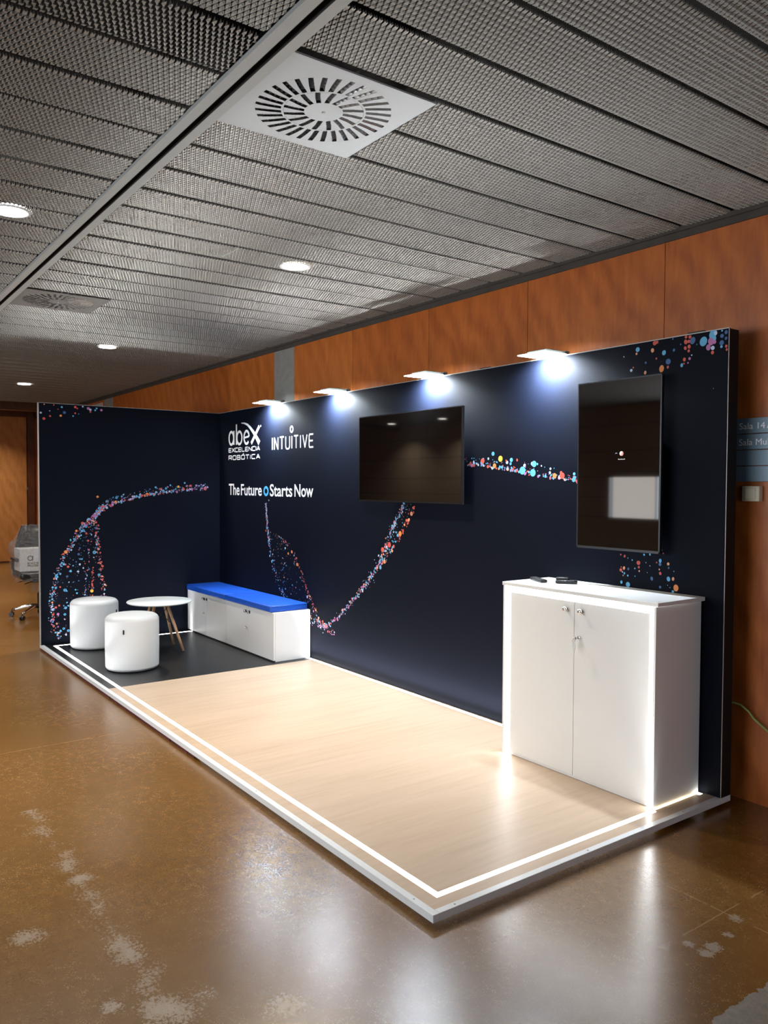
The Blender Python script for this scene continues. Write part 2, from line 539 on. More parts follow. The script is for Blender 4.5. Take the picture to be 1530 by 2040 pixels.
def stroke(mb, pts, w, plane, mi=0, closed=False, w_end=None, t=0.0004):
    STROKES[0] += 1
    t += 0.00003 * (STROKES[0] % 7)
    pts = [Vector(p) for p in pts]
    m = len(pts)
    L_, R_ = [], []
    for i, p in enumerate(pts):
        if closed:
            a, b2 = pts[i - 1], pts[(i + 1) % m]
            d0, d1 = (p - a).normalized(), (b2 - p).normalized()
        else:
            d0 = (p - pts[i - 1]).normalized() if i > 0 else (pts[1] - p).normalized()
            d1 = (pts[i + 1] - p).normalized() if i < m - 1 else d0
        d = (d0 + d1).normalized()
        nrm = Vector((-d.y, d.x))
        k = 1.0 / max(0.5, nrm.dot(Vector((-d1.y, d1.x))))
        ww = (w if w_end is None else w + (w_end - w) * i / (m - 1)) * 0.5 * k
        L_.append(p + nrm * ww)
        R_.append(p - nrm * ww)
    fs = []
    for i in range(m if closed else m - 1):
        j = (i + 1) % m
        fs.append((i, j, m + j, m + i))
    vs = [plane(q, t) for q in L_ + R_]
    mb.add(vs, fs, mi)
    # rim so the ribbon has a thickness
    vb = [plane(q, 0.0) for q in L_ + R_]
    rim = []
    for i in range(m if closed else m - 1):
        j = (i + 1) % m
        rim.append((i, j, 2 * m + j, 2 * m + i))
        rim.append((m + i, m + j, 3 * m + j, 3 * m + i))
    mb.add(vs + vb, rim, mi)


def arc(cx, cy, rx, ry, a0, a1, n=24):
    return [(cx + rx * math.cos(math.radians(a0 + (a1 - a0) * k / n)), cy + ry * math.sin(math.radians(a0 + (a1 - a0) * k / n))) for k in range(n + 1)]


def text_mesh(mb, txt, u0, v0, u1, v1, plane, mi=0, bold=0.0, t=0.0004):
    """lettering of the built-in font fitted to the box u0..u1 x v0..v1 (v0 baseline, v1 cap top)"""
    cu = bpy.data.curves.new('lettering_source', 'FONT')
    cu.body = txt
    cu.size = 1.0
    cu.offset = bold
    cu.resolution_u = 4
    o = bpy.data.objects.new('lettering_source', cu)
    COL.objects.link(o)
    dg = bpy.context.evaluated_depsgraph_get()
    me = o.evaluated_get(dg).to_mesh()
    vs = [p.co.copy() for p in me.vertices]
    fs = [list(p.vertices) for p in me.polygons]
    o.evaluated_get(dg).to_mesh_clear()
    bpy.data.objects.remove(o, do_unlink=True)
    bpy.data.curves.remove(cu)
    xs = [p.x for p in vs]
    ymax = max(p.y for p in vs)
    x0, x1 = min(xs), max(xs)
    sx = (u1 - u0) / (x1 - x0)
    sy = (v1 - v0) / ymax
    mb.add([plane(Vector((u0 + (p.x - x0) * sx, v0 + p.y * sy)), t) for p in vs], fs, mi)


def back_plane(y=0.0):
    return lambda q, t: (q[0], y - t, q[1])


def side_plane(x=0.0):
    return lambda q, t: (x + t, q[0], q[1])


# ================================================================== STRUCTURE
CZ = 3.036          # underside of the mesh ceiling
YW = 0.207          # wood wall of the hall
X0, X1 = -9.6, 14.0
YF = -8.0

fl = MB().box(X0 - 0.3, YF - 0.3, -0.12, X1, YW + 0.3, 0.0)
struct(fl.build('floor', M['floor']))

# hall wall behind the stand: tall plywood boards, concrete pilasters between them
w = MB()
w.box(X0, YW + 0.02, 0, X1, YW + 0.12, 3.4, 1)
edges = [-4.42, -3.37, -2.31, -1.26, -0.16, 0.889]
edges2 = [1.293, 2.33, 3.39, 4.43, 5.478, 6.53, 7.58, 8.63, 9.68, 10.73, 11.78, 12.83, 13.9]
edges3 = [-6.3, -5.6, -4.86]
for E_ in (edges, edges2):
    for a, b2 in zip(E_[:-1], E_[1:]):
        w.box(a + 0.002, YW, 0.0, b2 - 0.002, YW + 0.019, 2.985, 0)
w.box(-9.6, YW, 0.0, -6.3, YW + 0.019, 2.985, 0)
w.box(-6.3, YW, 0.0, -4.86, YW + 0.019, 2.78, 0)
w.box(-6.3, YW, 2.95, -4.86, YW + 0.019, 2.985, 0)
w.box(-4.93, YW, 2.78, -4.86, YW + 0.019, 2.95, 0)
w.box(-6.3, YW, 2.78, -6.2, YW + 0.019, 2.95, 0)
struct(w.build('wall_back', [M['plywood'], M['gap']]))
# pale transom light in the far end of that wall
t = MB().box(-6.2, YW + 0.004, 2.78, -4.93, YW + 0.014, 2.95)
struct(t.build('window_2', plain('frosted_transom_glass', (0.55, 0.60, 0.62), 0.3, noise=0.05)))
for k, (a, b2) in enumerate(((0.889, 1.293), (-4.86, -4.42))):
    struct(MB().box(a, YW - 0.004, 0, b2, YW + 0.02, 2.985, 0, 0.004, 1).build('trim_%d' % (k + 1), M['concrete']))
# dark shadow-gap moulding under the ceiling
struct(MB().box(X0, YW - 0.012, 2.985, X1, YW + 0.02, 3.03, 0).box(X0, YW - 0.03, 3.02, X1, YW + 0.02, 3.045, 0).build(
    'trim_3', plain('dark_plaster_gap', (0.055, 0.048, 0.042), 0.85, noise=0.4, scale=9, bump=0.4)))

# far end of the hall with a veneer door
w = MB()
w.box(X0 - 0.12, YF, 0, X0, YW + 0.12, 3.4)
struct(w.build('wall_left', M['plywood']))
d = MB().box(X0, -2.1, 0.03, X0 + 0.03, 0.02, 3.00, 0, 0.004, 1)
door = struct(d.build('door_1', M['plywood_pale']))
f = MB()
f.box(X0, 0.03, 0.0, X0 + 0.07, 0.16, 3.09)
f.box(X0, -2.24, 0.0, X0 + 0.07, -2.11, 3.09)
f.box(X0, -2.24, 3.01, X0 + 0.08, 0.16, 3.14)
f.box(X0, -2.1, 0.0, X0 + 0.035, 0.02, 0.028)
f.build('door_frame', M['dark_wood'], door)
hg = MB()
for z in (0.45, 1.5, 2.55):
    hg.lathe([(0.016, -0.06), (0.016, 0.06)], (X0 + 0.05, 0.03, z), 10)
hg.build('hinge', M['black_metal'], door)
# lintel where the ceiling steps
struct(MB().box(-7.25, YF, 2.93, -7.05, YW, 3.35).build('trim_4', M['dark_wood']))

# opposite side of the hall: large beige boards, window
w = MB()
wx0, wx1, wz0, wz1 = -0.86, 0.20, 1.07, 1.79
xs_ = [X0, -7.9, -6.2, -4.5, -2.8, wx0, wx1, 2.0, 3.7, 5.4, 7.1, 8.8, 10.5, 12.2, X1]
zs_ = [0.0, 0.54, wz0, 1.43, wz1, 2.25, 2.7, 3.4]
w.box(X0, YF - 0.14, 0, wx0, YF - 0.03, 3.4, 1)
w.box(wx1, YF - 0.14, 0, X1, YF - 0.03, 3.4, 1)
w.box(wx0, YF - 0.14, 0, wx1, YF - 0.03, wz0, 1)
w.box(wx0, YF - 0.14, wz1, wx1, YF - 0.03, 3.4, 1)
for a, b2 in zip(xs_[:-1], xs_[1:]):
    for c, e in zip(zs_[:-1], zs_[1:]):
        if a >= wx0 - 1e-6 and b2 <= wx1 + 1e-6 and c >= wz0 - 1e-6 and e <= wz1 + 1e-6:
            continue
        w.box(a + 0.004, YF - 0.03, c + 0.004, b2 - 0.004, YF, e - 0.004, 0)
struct(w.build('wall_front', [M['plaster'], M['gap']]))
win = MB().box(wx0, YF - 0.09, wz0, 0.05, YF - 0.08, wz1)
wo = struct(win.build('window_1', emit('sunlit_blind', (1.0, 0.86, 0.70), 1.1)))
MB().box(0.05, YF - 0.09, wz0, wx1, YF - 0.08, wz1).build('window_pane', emit('bright_pane', (0.80, 0.92, 1.0), 2.0), wo)
MB().box(wx0, YF - 0.10, wz0 - 0.03, wx1, YF + 0.03, wz0).box(0.035, YF - 0.08, wz0, 0.065, YF - 0.04, wz1).build('window_frame', M['alu_white'], wo)

# added glowing panel and frame that dress the fill light on that wall
wo3 = struct(MB().box(0.6, YF + 0.002, 0.9, 6.2, YF + 0.010, 2.6).build('fill_window', emit('fill_pane_glow', (0.93, 0.96, 1.0), 1.2)))
fr = MB()
for x in (0.57, 1.97, 3.37, 4.77, 6.17):
    fr.box(x, YF + 0.0005, 0.87, x + 0.06, YF + 0.05, 2.63)
fr.box(0.57, YF + 0.0005, 0.84, 6.23, YF + 0.06, 0.90)
fr.box(0.57, YF + 0.0005, 2.60, 6.23, YF + 0.05, 2.66)
fr.build('window_frame', M['alu_white'], wo3)

# ---- ceiling: expanded metal panels on a black void
ceil = bpy.data.objects.new('ceiling', None)
COL.objects.link(ceil)
struct(ceil)
pl = MB().box(X0, YF, 3.30, X1, YW + 0.12, 3.36, 0)
struct(pl.build('ceiling_slab', M['plenum'], ceil))


def panel_mesh(y0, y1, flip=1):
    """0.3 m wide strip of expanded metal: zigzag slats, short pitch 0.02 along y, long pitch 0.05 along x"""
    h, lw = 0.010, 0.05
    tb, ts = math.radians(6), math.radians(74)
    n = int(round((y1 - y0) / h))
    vs, fs = [], []
    half = 0.1445
    for i in range(n):
        yc = y0 + (i + 0.5) * h
        ph = 0.0 if i % 2 == 0 else 0.5
        row = []
        k0 = -int(half / lw * 2) - 1
        xs = []
        for c in range(-4, 4):
            for (fx, amp, th) in ((-0.075, 1, tb), (0.075, 1, tb), (0.25, 0, ts), (0.425, -1, tb), (0.575, -1, tb), (0.75, 0, ts)):
                xs.append(((c + fx + ph) * lw, amp, th))
        xs = [q for q in xs if -half <= q[0] <= half]
        base = len(vs)
        for x, amp, th in xs:
            yy = yc + amp * h * 0.42
            wd = 0.0118 if amp else 0.0100
            edge = max(0.0, abs(x) - 0.128)
            z = 80.0 * edge * edge
            vs.append((x, yy - 0.5 * wd * math.cos(th), z + flip * 0.5 * wd * math.sin(th)))
            vs.append((x, yy + 0.5 * wd * math.cos(th), z - flip * 0.5 * wd * math.sin(th)))
        for q in range(len(xs) - 1):
            a = base + 2 * q
            fs.append((a, a + 2, a + 3, a + 1))
    me = bpy.data.meshes.new('ceiling_panel')
    me.from_pydata(vs, [], fs)
    me.materials.append(M['mesh'])
    me.polygons.foreach_set('use_smooth', [False] * len(fs))
    me.update()
    return me


YB0, YB1 = -2.516, -2.405
me_full = panel_mesh(YB1 + 0.002, YW - 0.03)
me_short = panel_mesh(-1.800, YW - 0.03)
me_left = panel_mesh(-5.13, YB0 - 0.002)
me_left_rev = panel_mesh(-5.13, YB0 - 0.002, -1)
rng = random.Random(4)
n_panels = 0
for k in range(-9, 43):
    xc = 5.896 - 0.3 * k + 0.15
    if xc < -7.0:
        continue
    short = (5.28 < xc < 5.9) or (1.39 < xc < 2.0)
    o = bpy.data.objects.new('ceiling_panel', me_short if short else me_full)
    COL.objects.link(o)
    o.parent = ceil
    o.location = (xc + (0.012 if k == 17 else 0), 0, CZ + 0.004 + rng.uniform(-0.002, 0.002))
    o.rotation_euler = (0, math.radians(rng.uniform(-0.35, 0.35)), 0)
    if k >= 26:
        continue
    o = bpy.data.objects.new('ceiling_panel', me_left_rev if k == 1 else me_left)
    COL.objects.link(o)
    o.parent = ceil
    o.location = (xc, 0, CZ + 0.004 + rng.uniform(-0.003, 0.003))
    o.rotation_euler = (0, math.radians(rng.uniform(-0.5, 0.5)), 0)
# plain remainder of the ceiling outside the visible bays
pl = MB().box(X0, YF, CZ, X1, -5.13, CZ + 0.02).box(8.75, -5.13, CZ, X1, YW, CZ + 0.02).box(-7.05, -5.13, CZ, -1.75, YB0, CZ + 0.02)
struct(pl.build('ceiling_field', plain('grey_ceiling_field', (0.16, 0.155, 0.15), 0.8, noise=0.1), ceil))
# carrier rail with a black slot
r_ = MB()
r_.box(-7.0, YB0, CZ - 0.012, X1, -2.474, CZ + 0.004, 0)
r_.box(-7.0, -2.445, CZ - 0.012, X1, YB1, CZ + 0.004, 0)
r_.box(-7.0, -2.4745, CZ - 0.0115, X1, -2.4715, CZ + 0.05, 1)
r_.box(-7.0, -2.4475, CZ - 0.0115, X1, -2.4445, CZ + 0.05, 1)
r_.box(-7.0, -2.472, CZ + 0.045, X1, -2.447, CZ + 0.05, 1)
struct(r_.build('trim_5', [M['alu'], M['slot']]))

# ================================================================== CEILING FITTINGS


def diffuser(loc, label, paint='diffuser'):
    root = thing('ceiling_vent', loc, label, 'vent', 'swirl vents in the ceiling')
    H = 0.305
    R = (0.072, 0.074, 0.152, 0.160, 0.256)
    mb = MB()
    zt = 0.0

    def ring(rin, rout, N_, hw, skew):
        # solid webs between N_ slots of half width hw
        for k in range(N_):
            a0 = 2 * PI * k / N_
            a1 = 2 * PI * (k + 1) / N_
            vs = []
            for (rr) in (rin, (rin + rout) / 2, rout):
                sk = skew * (rr - rin) / (rout - rin)
                vs.append((rr * math.cos(a0 + hw / rr + sk), rr * math.sin(a0 + hw / rr + sk), zt))
                vs.append((rr * math.cos(a1 - hw / rr + sk), rr * math.sin(a1 - hw / rr + sk), zt))
            mb.add(vs, [(0, 1, 3, 2), (2, 3, 5, 4)])

    def annulus(rin, rout, n=96):
        vs = [(rr * math.cos(2 * PI * k / n), rr * math.sin(2 * PI * k / n), zt) for rr in (rin, rout) for k in range(n)]
        mb.add(vs, [(k, (k + 1) % n, n + (k + 1) % n, n + k) for k in range(n)])

    annulus(0.0005, R[1])
    ring(R[1], R[2], 16, 0.0095, 0.10)
    annulus(R[2], R[3])
    ring(R[3], R[4], 32, 0.0095, 0.06)
    # from the slot circle out to the square edge
    n = 96
    vs = []
    for k in range(n):
        a = 2 * PI * k / n
        vs.append((R[4] * math.cos(a), R[4] * math.sin(a), zt))
    for k in range(n):
        a = 2 * PI * k / n
        c_, s_ = math.cos(a), math.sin(a)
        q = H / max(abs(c_), abs(s_))
        vs.append((q * c_, q * s_, zt))
    mb.add(vs, [(k, (k + 1) % n, n + (k + 1) % n, n + k) for k in range(n)])
    # folded rim
    for (x0, y0, x1, y1) in ((-H, -H, H, -H + 0.003), (-H, H - 0.003, H, H), (-H, -H, -H + 0.003, H), (H - 0.003, -H, H, H)):
        mb.box(x0, y0, 0.0, x1, y1, 0.004)
    mb.build('face_plate', M[paint], root)
    MB().box(-0.27, -0.27, 0.10, 0.27, 0.27, 0.2).build('plenum_box', M['slot'], root)
    va = MB()
    for (rin, rout, N_, skew) in ((R[1], R[2], 16, 0.10), (R[3], R[4], 32, 0.06)):
        for k in range(N_):
            a = 2 * PI * k / N_
            p0 = Vector((rin * math.cos(a), rin * math.sin(a), 0))
            p1 = Vector((rout * math.cos(a + skew), rout * math.sin(a + skew), 0))
            d_ = (p1 - p0).normalized()
            nn = Vector((-d_.y, d_.x, 0))
            o1, o2 = nn * 0.009 + Vector((0, 0, 0.002)), nn * -0.004 + Vector((0, 0, 0.024))
            va.add([p0 + o1, p1 + o1, p1 + o2, p0 + o2], [(0, 1, 2, 3)])
            for s in (0.25, 0.5, 0.75):
                c0 = p0.lerp(p1, s)
                va.add([c0 + nn * 0.0085 + Vector((0, 0, 0.001)), c0 - nn * 0.0085 + Vector((0, 0, 0.001)), c0 - nn * 0.0085 + Vector((0, 0, 0.02)), c0 + nn * 0.0085 + Vector((0, 0, 0.02))], [(0, 1, 2, 3)])
    va.build('vane', M['vane'], root)
    MB().lathe([(0.007, 0.0), (0.007, -0.003), (0.003, -0.004)], (0, 0, 0), 16).build('screw', M['alu'], root)
    return root


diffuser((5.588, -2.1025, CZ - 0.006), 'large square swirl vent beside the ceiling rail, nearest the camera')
diffuser((1.695, -2.1025, CZ - 0.006), 'far square swirl vent by the ceiling rail, foreshortened above the left stand wall', 'diffuser_dim_dusty')


def downlight(x, y, label, mat, power, color, drop=0.006, z=CZ):
    root = thing('downlight', (x, y, z), label, 'ceiling light', 'round recessed downlights')
    MB().lathe([(0.100, 0.0), (0.100, -0.004), (0.092, -drop), (0.086, -drop), (0.086, 0.0)], (0, 0, 0), 48, cap=False).build('trim_ring', M['alu_white'], root)
    MB().lathe([(0.088, 0.012), (0.088, -drop + 0.001)], (0, 0, 0), 48).build('lamp', mat, root)
    l_ = area('downlight_beam', (0, 0, -drop - 0.004), 0.15, 0.15, power, color, (0, 0, -1), math.radians(120), root)
    l_.data.shape = 'DISK'
    return root


downlight(3.648, -1.122, 'warm downlight glowing through the mesh above the middle of the stand', M['down_warm'], DOWN_W, (1.0, 0.84, 0.62), 0.002)
downlight(-0.147, -1.172, 'white downlight above the far corner of the stand, second along its row', M['down_white'], DOWN_W, (1.0, 0.92, 0.82))
downlight(-3.95, -1.182, 'farthest small downlight close to the end of the hall', M['down_white'], DOWN_W, (1.0, 0.92, 0.82))
downlight(3.68, -2.828, 'bright downlight just beyond the ceiling rail, half out of view at the left', M['down_white'], DOWN_W, (1.0, 0.92, 0.82))

for x, y in ((3.65, -4.55), (-0.15, -4.55), (-3.95, -4.55), (-0.15, -2.83), (-3.95, -2.83)):
    downlight(x, y, 'white downlight out in the hall away from the stand', M['down_white'], 22.0, (1.0, 0.95, 0.88))

for x in (-2.9, -4.7, -6.5):  # lamps out of view, added to brighten the boards mirrored in the screens
    downlight(x, -7.35, 'unseen downlight added to brighten the beige boards across the hall', M['down_white'], 11.0, (1.0, 0.93, 0.84))
downlight(-8.35, -1.2, 'unseen downlight added beyond the lintel to light the veneer door', M['down_white'], 42.0, (1.0, 0.93, 0.84), 0.006, 3.29)  # added lamp hidden by the lintel, brightens the far door

# thin pale wire hanging out of the mesh
pts = [(3.62, -1.70, CZ + 0.004), (3.64, -1.685, CZ - 0.02), (3.70, -1.65, CZ - 0.035), (3.78, -1.62, CZ - 0.02), (3.82, -1.60, CZ + 0.004)]
tag(MB().tube(pts, 0.003, 6).build('ceiling_wire', M['alu']), 'short loop of grey wire poking down through the ceiling mesh', 'wire')

# ================================================================== STAND PLATFORM
PT = 0.05
plat = thing('exhibition_platform', (0, 0, 0), 'low stand platform of pale oak and black vinyl edged by white trim and light strips', 'platform')
XR, YN = 5.994, -1.878
MB().box(0.06, YN + 0.13, 0.0, XR - 0.13, 0.0, 0.0199).build('underlay', M['slot'], plat)
ce = MB()
rr_ = random.Random(8)
for i in range(40):
    xa = -0.045 + i * 0.095
    ce.box(xa, YN + 0.004 + rr_.uniform(0, 0.006), 0.0, xa + 0.0949, YN + 0.05, 0.0195)
ce.build('carpet_edge', M['red_carpet'], plat)
tw, th = 0.031, 0.0295


def trim_bar(x0, y0, x1, y1):
    return MB().box(x0, y0, PT - th, x1, y1, PT + 0.0008, 0, 0.0012, 1).build('edge_trim', M['alu_white'], plat)


trim_bar(-0.05, YN, XR, YN + tw)
trim_bar(XR - tw, YN + tw + 0.0005, XR, 0.087)
trim_bar(-0.05, YN + tw + 0.0005, -0.05 + tw, 0.087)
lw2 = 0.014
xL, xS, yS, yB = 0.104, 5.888, -1.770, -0.030
# decks laid around the light channels
blk = MB()
bx0, bx1 = -0.05 + tw, 2.04
wx = XR - tw
sx0, sx1 = 3.99, 3.9915
def deck(mb, x0, x1, y0, y1):
    """deck board minus the strip channels"""
    xs = sorted({x0, x1, *[q for q in (xL - lw2, xL + lw2, xS - lw2, xS + lw2) if x0 < q < x1]})
    ys = sorted({y0, y1, *[q for q in (yS - lw2, yS + lw2, yB - lw2, yB + lw2) if y0 < q < y1]})
    for a, b_ in zip(xs[:-1], xs[1:]):
        for c, e in zip(ys[:-1], ys[1:]):
            mx, my = (a + b_) / 2, (c + e) / 2
            if abs(my - yS) < lw2 and xL - lw2 < mx < xS + lw2:
                continue
            if abs(my - yB) < lw2 and xL - lw2 < mx < xS + lw2:
                continue
            if abs(mx - xL) < lw2 and yS - lw2 < my < yB + lw2:
                continue
            if abs(mx - xS) < lw2 and yS - lw2 < my < yB + lw2:
                continue
            mb.box(a, c, 0.0201, b_, e, PT)
deck(blk, bx0, bx1, YN + tw, 0.06)
blk.build('vinyl_deck', M['black_vinyl'], plat)
for a, b2 in ((2.0405, 3.99), (3.9912, XR - tw)):
    dk = MB()
    deck(dk, a, b2, YN + tw, 0.06)
    dk.build('oak_deck', M['laminate'], plat)


def strip(x0, y0, x1, y1, long_axis, lx0=None, lx1=None, gain=1.0):
    MB().box(x0, y0, 0.0202, x1, y1, PT + 0.0004).build('light_strip', M['led_lens'], plat)
    x0, x1 = (x0 if lx0 is None else lx0), (x1 if lx1 is None else lx1)
    ln = (x1 - x0) if long_axis == 'x' else (y1 - y0)
    a_ = area('strip_light', ((x0 + x1) / 2, (y0 + y1) / 2, PT + 0.004), (x1 - x0) - 0.004, (y1 - y0) - 0.004, STRIP_W * gain * ln, (1.0, 0.985, 0.95), (0, 0, 1), math.radians(50), plat)
    a_.rotation_euler = (PI, 0, 0)


strip(xL - lw2, yS - lw2, xS + lw2, yS + lw2, 'x')
strip(xL - lw2, yS + lw2 + 0.0005, xL + lw2, yB - lw2 - 0.0005, 'y')
strip(xS - lw2, yS + lw2 + 0.0005, xS + lw2, -0.405, 'y')
MB().box(xS - lw2, -0.4045, 0.0202, xS + lw2, yB - lw2 - 0.0005, PT).build('oak_deck', M['laminate'], plat)
MB().box(5.8795, -0.40, PT + 0.0001, 5.886, yB - lw2 - 0.001, PT + 0.002).build('light_strip', M['led_warm'], plat)
strip(xL - lw2, yB - lw2, xS + lw2, yB + lw2, 'x', 1.97, 4.83, 2.8)
for (x, y) in ((5.86, YN + 0.016), (4.55, YN + 0.016), (3.0, YN + 0.016), (XR - 0.016, -1.76), (XR - 0.016, -1.0), (XR - 0.016, -0.3)):
    MB().lathe([(0.004, 0.0), (0.004, 0.0012), (0.002, 0.0016)], (x, y, PT + 0.0008), 12).build('screw', M['alu'], plat)

# ================================================================== STAND WALLS
HW = 2.41
TK = 0.0876
LTK = 0.050
RNG = random.Random(11)


def dot(mb, u, z, r, key, plane, el=1.0, ang=0.0, lift=0.0006):
    n = 12 if r > 0.006 else 7
    vs = []
    for k in range(n):
        a = 2 * PI * k / n
        x, y = r * math.cos(a), r * el * math.sin(a)
        vs.append(plane(Vector((u + x * math.cos(ang) - y * math.sin(ang), z + x * math.sin(ang) + y * math.cos(ang))), lift))
    mb.add(vs, [tuple(range(n))], DOTS.index(key))


def along(pts, s):
    L_ = [0.0]
    for a, b2 in zip(pts[:-1], pts[1:]):
        L_.append(L_[-1] + math.hypot(b2[0] - a[0], b2[1] - a[1]))
    d_ = s * L_[-1]
    for i in range(len(pts) - 1):
        if d_ <= L_[i + 1] or i == len(pts) - 2:
            k = (d_ - L_[i]) / max(1e-6, L_[i + 1] - L_[i])
            return (pts[i][0] + (pts[i + 1][0] - pts[i][0]) * k, pts[i][1] + (pts[i + 1][1] - pts[i][1]) * k)


def spray(mb, pts, n, spread, plane, rmin, rmax, cols, bias=2.5):
    for _ in range(n):
        u, z = along(pts, RNG.random())
        r = rmin + (rmax - rmin) * RNG.random() ** bias
        dot(mb, u + RNG.gauss(0, spread), z + RNG.gauss(0, spread), r, RNG.choice(cols), plane, RNG.uniform(0.55, 1.0), RNG.uniform(0, PI), 0.0004 + 0.0006 * RNG.random())


def between(mb, pa, pb, n, plane, rmin, rmax, cols, s0=0.0, s1=1.0, bias=2.5):
    for _ in range(n):
        s = RNG.uniform(s0, s1)
        a, b2 = along(pa, s), along(pb, s)
        k = RNG.random()
        r = rmin + (rmax - rmin) * RNG.random() ** bias
        dot(mb, a[0] + (b2[0] - a[0]) * k, a[1] + (b2[1] - a[1]) * k, r, RNG.choice(cols), plane, RNG.uniform(0.55, 1.0), RNG.uniform(0, PI), 0.0004 + 0.0006 * RNG.random())


# ---- long back wall of the stand
bw = thing('display_wall', (0, 0, PT + 0.001), 'long dark navy stand wall with white lettering and swirls of coloured dots', 'display wall')
BO = Vector((0, 0, -PT))
c_ = MB().box(0.008, 0.0005, 0.0, XR - 0.002, TK, HW - PT - 0.004)
c_.build('frame_body', M['black_fabric'], bw)
gp = MB().box(0.004, -0.0015, 0.003, XR - 0.003, 0.0004, HW - PT - 0.004)
gp.build('fabric_graphic', M['graphic'], bw)
ed = MB()
ed.box(0.004, -0.0022, HW - PT - 0.0042, XR, 0.006, HW - PT + 0.0005)
ed.box(XR - 0.0022, -0.0019, 0.0, XR + 0.0003, 0.002, HW - PT)
ed.build('frame_edge', M['edge_alu'], bw)
for x in (4.17, 5.75):
    MB().box(x, 0.02, HW - PT + 0.0006, x + 0.09, 0.05, HW - PT + 0.012).build('frame_clip', M['black_metal'], bw)

BP = lambda q, t: (q[0], -0.0016 - t, q[1] - PT)
dots = MB()
A = [(1.095, 1.438), (1.106, 1.388), (1.127, 1.204), (1.169, 1.032), (1.232, 0.887), (1.304, 0.721), (1.405, 0.608), (1.65, 0.445), (2.018, 0.38), (2.233, 0.364)]
O_ = [(1.456, 1.098), (1.583, 1.034), (1.698, 0.938), (1.791, 0.814), (1.901, 0.662), (1.991, 0.558), (2.105, 0.413), (2.233, 0.373)]
V1 = [(2.079, 0.36), (2.233, 0.368), (2.477, 0.508), (2.632, 0.636), (2.854, 0.808), (3.029, 0.987), (3.097, 1.093), (3.163, 1.216), (3.261, 1.358), (3.356, 1.485)]
V2 = [(3.05, 0.969), (3.184, 1.099), (3.294, 1.223), (3.401, 1.344), (3.486, 1.48)]
COOL = 'bbbwwBpp'
WARM = 'rrroopp'
ALL = 'bbbwwrroppp'
spray(dots, A[:4], 130, 0.010, BP, 0.004, 0.012, 'bbwwpppr')
spray(dots, A[3:], 130, 0.022, BP, 0.004, 0.011, COOL)
spray(dots, O_, 85, 0.012, BP, 0.004, 0.013, WARM)
between(dots, A[2:8], O_, 190, BP, 0.003, 0.013, 'bbbwwwBroo', bias=4)
spray(dots, V1, 380, 0.011, BP, 0.003, 0.0115, ALL, 2.0)
spray(dots, V1[3:], 60, 0.028, BP, 0.004, 0.012, 'bbwwr')
spray(dots, V2, 55, 0.014, BP, 0.004, 0.018, 'rrrbbo')
between(dots, V1[5:], V2, 60, BP, 0.003, 0.010, 'bbwwr')
spray(dots, [(2.148, 0.374), (2.274, 0.344), (2.36, 0.33)], 26, 0.014, BP, 0.004, 0.011, 'ppwr')
for (u, z, k, r) in ((1.16, 1.47, 'w', .008), (3.17, 1.155, 'r', .022), (3.08, 1.11, 'r', .02), (3.31, 1.25, 'O', .02), (1.62, .99, 'O', .014), (1.72, .88, 'O', .016), (1.55, .97, 'O', .012)):
    dot(dots, u, z, r, k, BP, 1.0, 0, 0.001)
R1 = [(4.05, 1.77), (4.12, 1.767), (4.412, 1.738), (4.594, 1.713), (4.808, 1.68), (5.026, 1.657), (5.12, 1.645)]
R2 = [(4.05, 1.82), (4.119, 1.815), (4.412, 1.807), (4.593, 1.787), (4.807, 1.748), (5.026, 1.696), (5.12, 1.68)]
spray(dots, R1, 110, 0.008, BP, 0.005, 0.014, 'bbbwrropp')
between(dots, R1, R2, 90, BP, 0.003, 0.013, 'bbbwwrrp', bias=3)
for (u, z, k, r) in ((4.40, 1.80, 'Y', .02), (4.33, 1.835, 'b', .014), (4.50, 1.79, 'b', .014), (4.60, 1.72, 'b', .026), (4.69, 1.705, 'b', .024), (4.70, 1.76, 'b', .02), (4.345, 1.755, 'O', .016), (4.23, 1.79, 'r', .018), (4.87, 1.685, 'O', .016), (4.93, 1.685, 'r', .02), (5.02, 1.66, 'b', .014)):
    dot(dots, u, z, r, k, BP, 1.0, 0, 0.001)
